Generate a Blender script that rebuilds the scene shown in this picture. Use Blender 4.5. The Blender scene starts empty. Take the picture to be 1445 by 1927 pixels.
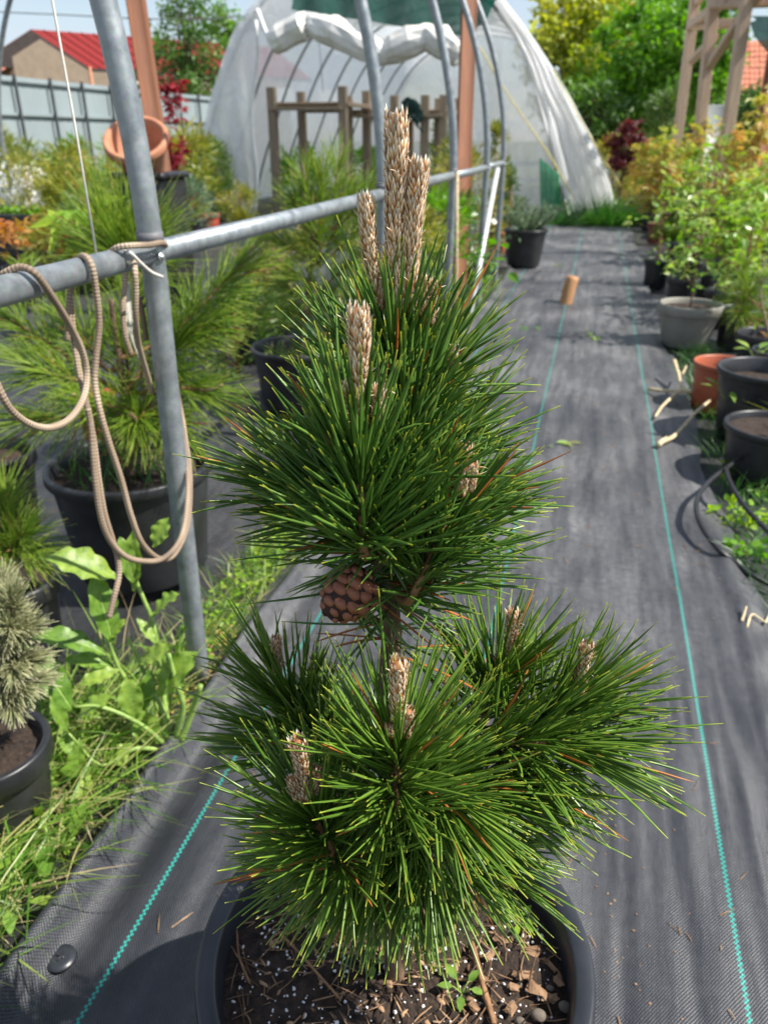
import bpy, math, random
import numpy as np
from mathutils import Vector, Matrix

random.seed(7)
RNG = np.random.default_rng(7)
sc = bpy.context.scene
COL = sc.collection

# ------------------------------------------------------------------ camera
EYE = 1.25; FPX = 1448.0; CX, CY = 722.5, 963.5
TH = math.atan((963.5 - 260) / FPX)
CT, ST = math.cos(TH), math.sin(TH)
YA = math.atan((1135 - 722.5) / FPX / (CT + ST * (963.5 - 260) / FPX))
CYA, SYA = math.cos(YA), math.sin(YA)
cam_d = bpy.data.cameras.new('camera')
cam = bpy.data.objects.new('camera', cam_d); COL.objects.link(cam)
cam.location = (0, 0, EYE)
cam.rotation_euler = (math.pi / 2 - TH, 0, YA)
cam_d.sensor_fit = 'VERTICAL'; cam_d.sensor_height = 34.6
cam_d.lens = 34.6 * FPX / 1927
cam_d.clip_start = 0.02; cam_d.clip_end = 2000
cam_d.dof.use_dof = True; cam_d.dof.focus_distance = 0.66; cam_d.dof.aperture_fstop = 26 / 3.4
sc.camera = cam

# ------------------------------------------------------------------ sky, sun, exposure
SUN_AZ = math.radians(85); SUN_EL = math.radians(52)
w = bpy.data.worlds.new('World'); sc.world = w; w.use_nodes = True
nt = w.node_tree; nt.nodes.clear()
out = nt.nodes.new('ShaderNodeOutputWorld'); bg = nt.nodes.new('ShaderNodeBackground')
sky = nt.nodes.new('ShaderNodeTexSky'); sky.sky_type = 'NISHITA'; sky.sun_disc = False
sky.sun_elevation = SUN_EL; sky.sun_rotation = SUN_AZ; sky.air_density = 1.2; sky.dust_density = .35; sky.ozone_density = 1.5
tcw = nt.nodes.new('ShaderNodeTexCoord'); mp = nt.nodes.new('ShaderNodeMapping'); mp.inputs['Scale'].default_value = (1.6, 1.6, 5.0)
nz = nt.nodes.new('ShaderNodeTexNoise'); nz.inputs['Scale'].default_value = 3.2; nz.inputs['Detail'].default_value = 7; nz.inputs['Roughness'].default_value = .58
rp = nt.nodes.new('ShaderNodeValToRGB'); rp.color_ramp.elements[0].position = .42; rp.color_ramp.elements[1].position = .70
rp.color_ramp.elements[0].color = (.35, .35, .35, 1); rp.color_ramp.elements[1].color = (.95, .95, .95, 1)
mx = nt.nodes.new('ShaderNodeMixRGB'); mx.inputs[2].default_value = (4.6, 5.1, 6.2, 1)
nt.links.new(tcw.outputs['Generated'], mp.inputs[0]); nt.links.new(mp.outputs[0], nz.inputs['Vector'])
nt.links.new(nz.outputs['Fac'], rp.inputs[0]); nt.links.new(rp.outputs[0], mx.inputs[0])
nt.links.new(sky.outputs[0], mx.inputs[1]); nt.links.new(mx.outputs[0], bg.inputs[0])
bg.inputs[1].default_value = 0.082
nt.links.new(bg.outputs[0], out.inputs[0])
sun_d = bpy.data.lights.new('sun', 'SUN'); sun_d.energy = 4.8; sun_d.angle = math.radians(.55); sun_d.color = (1, .95, .87)
sun = bpy.data.objects.new('sun', sun_d); COL.objects.link(sun)
sdir = Vector((math.sin(SUN_AZ) * math.cos(SUN_EL), math.cos(SUN_AZ) * math.cos(SUN_EL), math.sin(SUN_EL)))
sun.rotation_euler = sdir.to_track_quat('Z', 'Y').to_euler(); sun.location = (4, 2, 8)
vs = sc.view_settings
vs.view_transform = 'Standard'; vs.look = 'None'; vs.exposure = 0.90; vs.gamma = 1; vs.use_curve_mapping = False
sc.cycles.use_denoising = True
sc.cycles.max_bounces = 8; sc.cycles.transparent_max_bounces = 16

# ------------------------------------------------------------------ pixel helpers
def ray(px, py):
    u = (px - CX) / FPX; v = (CY - py) / FPX
    x, y, z = u, CT + v * ST, -ST + v * CT
    return np.array((x * CYA - y * SYA, x * SYA + y * CYA, z)), y
def G(px, py, z=0.0):
    d, _ = ray(px, py); t = (z - EYE) / d[2]; return np.array((d[0] * t, d[1] * t, z))
def AY(px, py, Y):
    d, _ = ray(px, py); t = Y / d[1]; return np.array((d[0] * t, Y, EYE + d[2] * t))
def AX(px, py, X):
    d, _ = ray(px, py); t = X / d[0]; return np.array((X, d[1] * t, EYE + d[2] * t))
def D(px, py, hd):
    d, f = ray(px, py); t = hd / f; return np.array((d[0] * t, d[1] * t, EYE + d[2] * t))
RW = np.array((CYA, SYA, 0.)); FW = np.array((-SYA, CYA, 0.)); ZW = np.array((0., 0., 1.))
def cdir(r, f, u):
    v = RW * r + FW * f + ZW * u; return v / np.linalg.norm(v)
A = np.array

# ------------------------------------------------------------------ mesh builder
class MB:
    def __init__(s): s.v = []; s.f = {}; s.c = []; s.n = 0
    def add(s, v, f, c=None):
        v = np.asarray(v, float).reshape(-1, 3); f = np.asarray(f, int)
        s.f.setdefault(f.shape[1], []).append(f + s.n)
        s.v.append(v)
        if c is None: c = np.zeros((len(v), 3))
        c = np.asarray(c, float)
        if c.ndim == 1: c = np.tile(c, (len(v), 1))
        s.c.append(c); s.n += len(v)
    def addf(s, v, fl, c=None):            # faces of mixed size
        base = s.n; first = True
        v = np.asarray(v, float)
        ks = {}
        for f in fl: ks.setdefault(len(f), []).append(f)
        for k, ff in ks.items():
            if first: s.add(v, ff, c); first = False
            else: s.f.setdefault(k, []).append(np.asarray(ff, int) + base)
    def mesh(s, name, org, smooth=True):
        V = np.concatenate(s.v) - np.asarray(org)
        me = bpy.data.meshes.new(name)
        me.vertices.add(len(V)); me.vertices.foreach_set('co', V.astype(np.float32).ravel())
        L = []; starts = []; p = 0
        for k, fl in s.f.items():
            a = np.concatenate(fl); L.append(a.ravel()); starts.append(p + np.arange(len(a)) * k); p += a.size
        L = np.concatenate(L).astype(np.int32); S = np.concatenate(starts).astype(np.int32)
        me.loops.add(len(L)); me.loops.foreach_set('vertex_index', L)
        me.polygons.add(len(S)); me.polygons.foreach_set('loop_start', S)
        me.polygons.foreach_set('use_smooth', np.full(len(S), bool(smooth)))
        me.update(calc_edges=True)
        at = me.attributes.new('col', 'FLOAT_COLOR', 'POINT')
        c = np.concatenate(s.c); c4 = np.ones((len(c), 4), np.float32); c4[:, :c.shape[1]] = c
        at.data.foreach_set('color', c4.ravel())
        return me
ORG = {}
def tag(o, label=None, cat=None, group=None, kind=None):
    if label: o['label'] = label
    if cat: o['category'] = cat
    if group: o['group'] = group
    if kind: o['kind'] = kind
    return o
def thing(name, label, cat, loc, group=None):
    o = bpy.data.objects.new(name, None); COL.objects.link(o); o.location = [float(a) for a in loc]
    o.empty_display_size = .05
    ORG[o] = np.asarray(loc, float)
    return tag(o, label, cat, group)
def part(mb, name, mat, parent, smooth=True, kind=None, label=None):
    me = mb.mesh(name, ORG[parent], smooth); me.materials.append(mat)
    o = bpy.data.objects.new(name, me); COL.objects.link(o); o.parent = parent; ORG[o] = ORG[parent]
    return tag(o, label, None, None, kind)
def solo(mb, name, mat, label, cat, loc=None, group=None, smooth=True, kind=None):
    if loc is None: loc = np.concatenate(mb.v).mean(0); loc[2] = np.concatenate(mb.v)[:, 2].min()
    me = mb.mesh(name, loc, smooth); me.materials.append(mat)
    o = bpy.data.objects.new(name, me); COL.objects.link(o); o.location = [float(a) for a in loc]; ORG[o] = np.asarray(loc, float)
    return tag(o, label, cat, group, kind)
def struct(mb, name, mat, smooth=True, parent=None):
    me = mb.mesh(name, (0, 0, 0), smooth); me.materials.append(mat)
    o = bpy.data.objects.new(name, me); COL.objects.link(o); ORG[o] = np.zeros(3)
    if parent: o.parent = parent
    else: o['kind'] = 'structure'
    return o

def unit(a): return a / np.maximum(np.linalg.norm(a, axis=-1, keepdims=True), 1e-9)
def frames(d):
    h = np.where(np.abs(d[:, 2:3]) > .9, A([[1., 0, 0]]), A([[0, 0, 1.]]))
    a = unit(np.cross(d, h)); b = np.cross(a, d); return a, b
def smoothpath(P, n):
    P = np.asarray(P, float); k = len(P)
    Q = np.vstack([2 * P[0] - P[1], P, 2 * P[-1] - P[-2]])
    t = np.linspace(0, k - 1, n); i = np.minimum(t.astype(int), k - 2); f = (t - i)[:, None]
    p0, p1, p2, p3 = Q[i], Q[i + 1], Q[i + 2], Q[i + 3]
    return .5 * ((2 * p1) + (-p0 + p2) * f + (2 * p0 - 5 * p1 + 4 * p2 - p3) * f ** 2 + (-p0 + 3 * p1 - 3 * p2 + p3) * f ** 3)
def tube(mb, P, r, sides=8, cap=True, c=None, jitter=0.0, attr=False):
    P = np.asarray(P, float); n = len(P); r = np.broadcast_to(np.asarray(r, float), (n,))
    T = unit(np.gradient(P, axis=0))
    a, _ = frames(T[:1]); u = a[0]; U = []
    for i in range(n):
        u = u - T[i] * np.dot(u, T[i]); u = u / max(np.linalg.norm(u), 1e-9); U.append(u)
    U = A(U); W = np.cross(T, U)
    ang = np.arange(sides) * 2 * math.pi / sides
    rr = r[:, None] * (1 + jitter * RNG.standard_normal((n, sides))) if jitter else np.repeat(r[:, None], sides, 1)
    V = P[:, None] + (U[:, None] * np.cos(ang)[None, :, None] + W[:, None] * np.sin(ang)[None, :, None]) * rr[:, :, None]
    i = np.arange(n - 1)[:, None] * sides; j = np.arange(sides)[None]; jn = (j + 1) % sides
    F = np.stack([i + j, i + jn, i + sides + jn, i + sides + j], -1).reshape(-1, 4)
    if attr:
        s = np.concatenate([[0], np.cumsum(np.linalg.norm(np.diff(P, axis=0), axis=1))])
        c = np.stack([np.repeat(s[:, None], sides, 1), np.repeat(np.arange(sides)[None] / sides, n, 0), np.zeros((n, sides))], -1).reshape(-1, 3)
    base = mb.n
    mb.add(V.reshape(-1, 3), F, c)
    if cap:
        mb.f.setdefault(sides, []).append(np.asarray([list(range(sides))[::-1], [(n - 1) * sides + k for k in range(sides)]]) + base)
def needles(mb, B, d, L, bend, r, segs=4, sides=3, rnd=None, kind=0., prof=None):
    N = len(B); t = np.linspace(0, 1, segs + 1)
    P = B[:, None] + d[:, None] * (L[:, None] * t[None])[:, :, None] + bend[:, None] * (t ** 2)[None, :, None]
    a, b = frames(d)
    ph = RNG.random(N) * 6.28
    if prof is None:
        prof = np.interp(t, [0, .15, .8, .94, 1], [.75, 1, 1, .85, .30])
    ang = ph[:, None] + np.arange(sides)[None] * 2 * math.pi / sides
    off = a[:, None] * np.cos(ang)[:, :, None] + b[:, None] * np.sin(ang)[:, :, None]      # N,sides,3
    r = np.broadcast_to(np.asarray(r, float), (N,))
    V = P[:, :, None] + off[:, None] * (prof[None, :, None, None] * r[:, None, None, None])
    k = sides * (segs + 1)
    i = np.arange(segs)[:, None] * sides; j = np.arange(sides)[None]; jn = (j + 1) % sides
    F0 = np.stack([i + j, i + jn, i + sides + jn, i + sides + j], -1).reshape(-1, 4)
    F = (F0[None] + (np.arange(N) * k)[:, None, None]).reshape(-1, 4)
    if rnd is None: rnd = RNG.random(N)
    kind = np.broadcast_to(np.asarray(kind, float), (N,))
    c = np.empty((N, segs + 1, sides, 3)); c[..., 0] = t[None, :, None]; c[..., 1] = rnd[:, None, None]; c[..., 2] = kind[:, None, None]
    mb.add(V.reshape(-1, 3), F, c.reshape(-1, 3))
def blades(mb, B, d, L, bend, width, segs=4, rnd=None, side=None, prof=None, kind=0.):
    N = len(B); t = np.linspace(0, 1, segs + 1)
    P = B[:, None] + d[:, None] * (L[:, None] * t[None])[:, :, None] + bend[:, None] * (t ** 2)[None, :, None]
    if side is None:
        a, b = frames(d); ph = RNG.random(N)[:, None] * 6.28; side = a * np.cos(ph) + b * np.sin(ph)
    if prof is None: prof = np.interp(t, [0, .3, .7, 1], [.7, 1, .75, .05])
    wd = np.broadcast_to(np.asarray(width, float), (N,))
    o = side[:, None] * (prof[None] * wd[:, None])[:, :, None] * .5
    V = np.stack([P - o, P + o], 2).reshape(-1, 3)
    i = np.arange(segs) * 2
    F0 = np.stack([i, i + 1, i + 3, i + 2], -1)
    F = (F0[None] + (np.arange(N) * 2 * (segs + 1))[:, None, None]).reshape(-1, 4)
    if rnd is None: rnd = RNG.random(N)
    c = np.empty((N, segs + 1, 2, 3)); c[..., 0] = t[None, :, None]; c[..., 1] = rnd[:, None, None]; c[..., 2] = np.broadcast_to(np.asarray(kind, float), (N,))[:, None, None]
    mb.add(V, F, c.reshape(-1, 3))
# leaf templates: x across, y along, z up
def tmpl_oval(wid=.5, n=4, fold=.12, droop=.12):
    ys = np.linspace(0, 1, n + 1); ww = wid * .5 * np.sin(np.pi * ys ** .8) ** .9; ww[0] = .02; ww[-1] = .01
    V = []
    for y, a in zip(ys, ww):
        z = -droop * y * y
        V += [(-a, y, z + fold * a * 2), (0, y, z), (a, y, z + fold * a * 2)]
    F = []
    for i in range(n):
        F += [(3 * i, 3 * i + 1, 3 * i + 4, 3 * i + 3), (3 * i + 1, 3 * i + 2, 3 * i + 5, 3 * i + 4)]
    return A(V), A(F)
def tmpl_maple(lobes=5):
    angs = np.radians([-105, -55, 0, 55, 105]) if lobes == 5 else np.radians([-70, 0, 70])
    lens = [.5, .85, 1.0, .85, .5] if lobes == 5 else [.75, 1, .75]
    V = [(0, .12, 0)]
    ring = [(-.04, -.02, 0)]
    for k, (a, l) in enumerate(zip(angs, lens)):
        ring.append((math.sin(a) * l, math.cos(a) * l + .1, -.14 * l))
        if k < len(angs) - 1:
            m = (a + angs[k + 1]) / 2; ring.append((math.sin(m) * .36, math.cos(m) * .36 + .1, .04))
    V += ring
    n = len(ring)
    F = [(0, i + 1, (i + 1) % n + 1) for i in range(n)][::-1]
    return A(V), A(F)
OVAL = tmpl_oval(); NARROW = tmpl_oval(.3, 4, .1, .2); ROUND = tmpl_oval(.75, 3, .1, .1); MAPLE = tmpl_maple(); TRI3 = tmpl_maple(3); TINY = tmpl_oval(.6, 2, .1, .05)
def cards(mb, pos, y, nrm, size, T, rnd=None, kind=0.):
    N = len(pos); y = unit(y); x = unit(np.cross(y, nrm)); z = np.cross(x, y)
    tv, tf = T
    s = np.broadcast_to(np.asarray(size, float), (N,))[:, None, None]
    V = pos[:, None] + (x[:, None] * tv[None, :, 0:1] + y[:, None] * tv[None, :, 1:2] + z[:, None] * tv[None, :, 2:3]) * s
    F = (tf[None] + (np.arange(N) * len(tv))[:, None, None]).reshape(-1, tf.shape[1])
    if rnd is None: rnd = RNG.random(N)
    c = np.empty((N, len(tv), 3)); c[..., 0] = np.clip(tv[None, :, 1], 0, 1); c[..., 1] = rnd[:, None]; c[..., 2] = np.broadcast_to(np.asarray(kind, float), (N,))[:, None]
    mb.add(V.reshape(-1, 3), F, c.reshape(-1, 3))
def randdir(N, up=0.):
    d = RNG.standard_normal((N, 3)); d[:, 2] += up; return unit(d)
def lathe(mb, prof, c, segs=40, wob=0.):
    prof = np.asarray(prof, float); n = len(prof); ang = np.arange(segs) * 2 * math.pi / segs
    V = np.stack([prof[:, 0:1] * np.cos(ang), prof[:, 0:1] * np.sin(ang), np.repeat(prof[:, 1:2], segs, 1)], -1)
    if wob:
        V[:, :, :2] *= (1 + wob * np.sin(2 * ang + 1)[None, :, None])
    V = V.reshape(-1, 3) + np.asarray(c)
    i = np.arange(n - 1)[:, None] * segs; j = np.arange(segs)[None]; jn = (j + 1) % segs
    mb.add(V, np.stack([i + j, i + jn, i + segs + jn, i + segs + j], -1).reshape(-1, 4))
def disc(mb, c, R, rings=8, segs=40, amp=0.0, dome=0.0):
    V = [np.asarray(c, float)]; F = []
    for k in range(1, rings + 1):
        for j in range(segs):
            a = 2 * math.pi * j / segs; r = R * k / rings
            V.append(A((c[0] + r * math.cos(a), c[1] + r * math.sin(a), c[2] + (random.uniform(-amp, amp) if k < rings else 0) + dome * (1 - (k / rings) ** 2))))
    for j in range(segs): F.append((0, 1 + j, 1 + (j + 1) % segs))
    for k in range(rings - 1):
        for j in range(segs):
            a = 1 + k * segs + j; b = 1 + k * segs + (j + 1) % segs
            F.append((a, a + segs, b + segs, b))
    mb.addf(A(V), F)
def box(mb, c, s, rz=0., M=None, bev=0.0):
    s = A(s) * .5
    if bev:
        V = []; b = min(bev, *(s * .9))
        for sx in (-1, 1):
            for sy in (-1, 1):
                for sz in (-1, 1):
                    V += [(sx * s[0], sy * (s[1] - b), sz * (s[2] - b)), (sx * (s[0] - b), sy * s[1], sz * (s[2] - b)), (sx * (s[0] - b), sy * (s[1] - b), sz * s[2])]
        def vi(sx, sy, sz, k): return ((sx > 0) * 4 + (sy > 0) * 2 + (sz > 0)) * 3 + k
        F = []
        for q in (-1, 1):
            F.append([vi(q, -1, -1, 0), vi(q, 1, -1, 0), vi(q, 1, 1, 0), vi(q, -1, 1, 0)])
            F.append([vi(-1, q, -1, 1), vi(1, q, -1, 1), vi(1, q, 1, 1), vi(-1, q, 1, 1)])
            F.append([vi(-1, -1, q, 2), vi(1, -1, q, 2), vi(1, 1, q, 2), vi(-1, 1, q, 2)])
        for p in (-1, 1):
            for q in (-1, 1):
                F.append([vi(p, q, -1, 0), vi(p, q, 1, 0), vi(p, q, 1, 1), vi(p, q, -1, 1)])
                F.append([vi(p, -1, q, 0), vi(p, 1, q, 0), vi(p, 1, q, 2), vi(p, -1, q, 2)])
                F.append([vi(-1, p, q, 1), vi(1, p, q, 1), vi(1, p, q, 2), vi(-1, p, q, 2)])
                for r in (-1, 1): F.append([vi(p, q, r, 0), vi(p, q, r, 1), vi(p, q, r, 2)])
    else:
        V = [(x * s[0], y * s[1], z * s[2]) for x in (-1, 1) for y in (-1, 1) for z in (-1, 1)]
        F = [(0, 1, 3, 2), (4, 6, 7, 5), (0, 4, 5, 1), (2, 3, 7, 6), (0, 2, 6, 4), (1, 5, 7, 3)]
    V = A(V)
    if M is not None: V = V @ np.asarray(M).T
    cr, sr = math.cos(rz), math.sin(rz)
    V = np.stack([V[:, 0] * cr - V[:, 1] * sr, V[:, 0] * sr + V[:, 1] * cr, V[:, 2]], -1) + A(c)
    mb.addf(V, F, A((random.random(), random.random(), 0)))
def beam(mb, p, q, wd, ht, bev=.004, roll=None):      # a square timber from p to q
    p, q = A(p, dtype=float), A(q, dtype=float); d = q - p; L = np.linalg.norm(d); z = d / L
    h = A((0, 0, 1.)) if abs(z[2]) < .9 else A((0, 1., 0))
    if roll is not None: h = A(roll, dtype=float)
    x = np.cross(h, z); x /= np.linalg.norm(x); y = np.cross(z, x)
    box(mb, (p + q) / 2, (wd, ht, L), M=np.stack([x, y, z], 1), bev=bev)
def grid(mb, fn, nu, nv):
    u, v = np.meshgrid(np.linspace(0, 1, nu), np.linspace(0, 1, nv), indexing='ij')
    P = fn(u, v)
    i = np.arange(nu - 1)[:, None] * nv; j = np.arange(nv - 1)[None]
    F = np.stack([i + j, i + nv + j, i + nv + j + 1, i + j + 1], -1).reshape(-1, 4)
    c = np.stack([u, v, np.zeros_like(u)], -1).reshape(-1, 3)
    mb.add(P.reshape(-1, 3), F, c)
# cheap smooth noise for height fields
_NT = RNG.random((64, 64))
def vnoise(x, y):
    xi = np.floor(x).astype(int); yi = np.floor(y).astype(int); fx = x - xi; fy = y - yi
    fx = fx * fx * (3 - 2 * fx); fy = fy * fy * (3 - 2 * fy)
    g = lambda a, b: _NT[a % 64, b % 64]
    return (g(xi, yi) * (1 - fx) + g(xi + 1, yi) * fx) * (1 - fy) + (g(xi, yi + 1) * (1 - fx) + g(xi + 1, yi + 1) * fx) * fy - .5
def fnoise(x, y, o=3):
    s = 0; a = 1.
    for k in range(o): s = s + a * vnoise(x * 2 ** k + 17 * k, y * 2 ** k + 5 * k); a *= .5
    return s

# ------------------------------------------------------------------ materials
def mat(name):
    m = bpy.data.materials.new(name); m.use_nodes = True; n = m.node_tree; n.nodes.clear()
    o = n.nodes.new('ShaderNodeOutputMaterial'); return m, n, o
def N(n, t, **kw):
    x = n.nodes.new(t)
    for k, v in kw.items():
        if k in x.inputs: x.inputs[k].default_value = v
        else: setattr(x, k, v)
    return x
def ramp(n, stops):
    r = n.nodes.new('ShaderNodeValToRGB'); e = r.color_ramp.elements
    while len(e) < len(stops): e.new(.5)
    for k, (p, c) in enumerate(stops): e[k].position = p; e[k].color = (*c, 1)
    return r
def c4(c): return (*c, 1)
def simple(name, c1, c2=None, scale=30, rough=.6, bump=0., bscale=None, metal=0., spec=.5, detail=5, stretch=(1, 1, 1), lo=.35, hi=.65, subs=None):
    m, n, o = mat(name); b = N(n, 'ShaderNodeBsdfPrincipled', Roughness=rough, Metallic=metal)
    b.inputs['Specular IOR Level'].default_value = spec
    tc = N(n, 'ShaderNodeTexCoord'); mpp = N(n, 'ShaderNodeMapping'); mpp.inputs['Scale'].default_value = stretch
    n.links.new(tc.outputs['Object'], mpp.inputs[0])
    z = N(n, 'ShaderNodeTexNoise', Scale=scale, Detail=detail, Roughness=.6); n.links.new(mpp.outputs[0], z.inputs['Vector'])
    r = ramp(n, [(lo, c1), (hi, c2 or c1)]); n.links.new(z.outputs['Fac'], r.inputs[0]); n.links.new(r.outputs[0], b.inputs['Base Color'])
    if bump:
        z2 = N(n, 'ShaderNodeTexNoise', Scale=bscale or scale * 2, Detail=4); n.links.new(mpp.outputs[0], z2.inputs['Vector'])
        bp = N(n, 'ShaderNodeBump', Strength=bump, Distance=.004); n.links.new(z2.outputs['Fac'], bp.inputs['Height']); n.links.new(bp.outputs[0], b.inputs['Normal'])
    n.links.new(b.outputs[0], o.inputs[0]); return m
def leaf(name, cols, trans=.35, rough=.45, tip=None, base=None, dead=None, tipat=.86, blotch=0):
    """cols: colours spread over the per-leaf random number; tip/base colours along the leaf; dead: colour where col.b=1"""
    m, n, o = mat(name); at = N(n, 'ShaderNodeAttribute', attribute_name='col'); sp = N(n, 'ShaderNodeSeparateColor'); n.links.new(at.outputs['Color'], sp.inputs[0])
    r = ramp(n, [(i / max(1, len(cols) - 1), c) for i, c in enumerate(cols)]); n.links.new(sp.outputs[1], r.inputs[0]); col = r.outputs[0]
    if tip:
        rr = ramp(n, [(tipat, (0, 0, 0)), (min(1, tipat + .1), (1, 1, 1))]); n.links.new(sp.outputs[0], rr.inputs[0])
        x = N(n, 'ShaderNodeMixRGB'); x.inputs[2].default_value = c4(tip); n.links.new(rr.outputs[0], x.inputs[0]); n.links.new(col, x.inputs[1]); col = x.outputs[0]
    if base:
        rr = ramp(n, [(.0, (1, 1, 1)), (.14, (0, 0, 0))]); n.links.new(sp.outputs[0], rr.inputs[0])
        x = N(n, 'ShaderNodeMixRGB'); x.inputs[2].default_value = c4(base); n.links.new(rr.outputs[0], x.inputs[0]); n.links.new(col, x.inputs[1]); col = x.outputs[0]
    if dead:
        x = N(n, 'ShaderNodeMixRGB'); x.inputs[2].default_value = c4(dead); n.links.new(sp.outputs[2], x.inputs[0]); n.links.new(col, x.inputs[1]); col = x.outputs[0]
    if blotch:
        tc = N(n, 'ShaderNodeTexCoord'); zz = N(n, 'ShaderNodeTexNoise', Scale=blotch, Detail=5, Roughness=.6); n.links.new(tc.outputs['Object'], zz.inputs['Vector'])
        rr = ramp(n, [(.3, (.55, .62, .5)), (.5, (1, 1, 1)), (.72, (1.35, 1.2, 1.1))]); n.links.new(zz.outputs['Fac'], rr.inputs[0])
        x = N(n, 'ShaderNodeMixRGB', blend_type='MULTIPLY'); x.inputs[0].default_value = 1; n.links.new(col, x.inputs[1]); n.links.new(rr.outputs[0], x.inputs[2]); col = x.outputs[0]
    b = N(n, 'ShaderNodeBsdfPrincipled', Roughness=rough); b.inputs['Specular IOR Level'].default_value = .5
    if blotch:
        bp = N(n, 'ShaderNodeBump', Strength=.5, Distance=.003); n.links.new(zz.outputs['Fac'], bp.inputs['Height']); n.links.new(bp.outputs[0], b.inputs['Normal'])
    n.links.new(col, b.inputs['Base Color']); sh = b.outputs[0]
    if trans:
        tr = N(n, 'ShaderNodeBsdfTranslucent'); hs = N(n, 'ShaderNodeHueSaturation', Saturation=1.15, Value=1.5); n.links.new(col, hs.inputs['Color']); n.links.new(hs.outputs[0], tr.inputs[0])
        mxs = N(n, 'ShaderNodeMixShader'); mxs.inputs[0].default_value = trans; n.links.new(sh, mxs.inputs[1]); n.links.new(tr.outputs[0], mxs.inputs[2]); sh = mxs.outputs[0]
    n.links.new(sh, o.inputs[0]); return m

def fabric_mat(name, stripes, dust=1.0, dark=(.0155, .0175, .0225), weave=True):
    m, n, o = mat(name); L = n.links
    tc = N(n, 'ShaderNodeTexCoord'); sx = N(n, 'ShaderNodeSeparateXYZ'); L.new(tc.outputs['Object'], sx.inputs[0])
    def math_(op, a, b=None, c=None):
        x = N(n, 'ShaderNodeMath', operation=op)
        for i, q in enumerate((a, b, c)):
            if q is None: continue
            if isinstance(q, (int, float)): x.inputs[i].default_value = q
            else: L.new(q, x.inputs[i])
        return x.outputs[0]
    wv = 2 * math.pi / .0052
    s1 = math_('SINE', math_('MULTIPLY', sx.outputs[0], wv)); s2 = math_('SINE', math_('MULTIPLY', sx.outputs[1], wv * .8))
    chk = math_('MULTIPLY', s1, s2)
    chk01 = math_('MULTIPLY_ADD', chk, .5, .5)
    mp1 = N(n, 'ShaderNodeMapping'); mp1.inputs['Scale'].default_value = (6, .9, 1); L.new(tc.outputs['Object'], mp1.inputs[0])
    z1 = N(n, 'ShaderNodeTexNoise', Scale=2.4, Detail=8, Roughness=.62); L.new(mp1.outputs[0], z1.inputs['Vector'])
    z2 = N(n, 'ShaderNodeTexNoise', Scale=1.5, Detail=4, Roughness=.5); L.new(tc.outputs['Object'], z2.inputs['Vector'])
    z3 = N(n, 'ShaderNodeTexNoise', Scale=46, Detail=4, Roughness=.7); L.new(tc.outputs['Object'], z3.inputs['Vector'])
    d1 = ramp(n, [(.26, (.08, .08, .08)), (.80, (1, 1, 1))]); L.new(z1.outputs['Fac'], d1.inputs[0])
    d2 = ramp(n, [(.34, (.30, .30, .30)), (.66, (1, 1, 1))]); L.new(z2.outputs['Fac'], d2.inputs[0])
    d3 = ramp(n, [(.3, (.4, .4, .4)), (.75, (1, 1, 1))]); L.new(z3.outputs['Fac'], d3.inputs[0])
    trod = N(n, 'ShaderNodeMapRange'); trod.inputs[1].default_value = .7; trod.inputs[2].default_value = 2.4; trod.inputs[3].default_value = .25; trod.inputs[4].default_value = 1.0; L.new(sx.outputs[1], trod.inputs[0])
    df = math_('MULTIPLY', math_('MULTIPLY', math_('MULTIPLY', d1.outputs[0], d2.outputs[0]), trod.outputs[0]), math_('MULTIPLY', d3.outputs[0], .85 * dust))
    wcol = ramp(n, [(.15, tuple(a * .55 for a in dark)), (.9, tuple(a * 1.9 for a in dark))]); L.new(chk01, wcol.inputs[0])
    x = N(n, 'ShaderNodeMixRGB'); x.inputs[2].default_value = (.335, .330, .325, 1); L.new(df, x.inputs[0]); L.new(wcol.outputs[0], x.inputs[1]); col = x.outputs[0]
    for sxp, wd in stripes:                       # turquoise marker threads woven in: two staggered rows of dashes
        zw = N(n, 'ShaderNodeTexNoise', Scale=1.1, Detail=1); 
        dx = math_('SUBTRACT', sx.outputs[0], sxp)
        per = 2 * math.pi / .0105
        sg = math_('SIGN', math_('SINE', math_('MULTIPLY', sx.outputs[1], per)))
        dx2 = math_('ADD', dx, math_('MULTIPLY', sg, wd * .22))
        inside = math_('LESS_THAN', math_('ABSOLUTE', dx2), wd * .33)
        gap = math_('GREATER_THAN', math_('ABSOLUTE', math_('SINE', math_('MULTIPLY', sx.outputs[1], per))), .16)
        f = math_('MULTIPLY', math_('MULTIPLY', inside, gap), .9)
        x = N(n, 'ShaderNodeMixRGB'); x.inputs[2].default_value = (.02, .31, .26, 1); L.new(f, x.inputs[0]); L.new(col, x.inputs[1]); col = x.outputs[0]
    b = N(n, 'ShaderNodeBsdfPrincipled'); b.inputs['Specular IOR Level'].default_value = .42
    L.new(col, b.inputs['Base Color'])
    rr = math_('MULTIPLY_ADD', df, .5, .36); L.new(rr, b.inputs['Roughness'])
    bp = N(n, 'ShaderNodeBump', Strength=.8, Distance=.0012); L.new(chk01, bp.inputs['Height'])
    bp2 = N(n, 'ShaderNodeBump', Strength=.35, Distance=.012); L.new(z1.outputs['Fac'], bp2.inputs['Height']); L.new(bp.outputs[0], bp2.inputs['Normal'])
    L.new(bp2.outputs[0], b.inputs['Normal']); L.new(b.outputs[0], o.inputs[0]); return m
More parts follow.
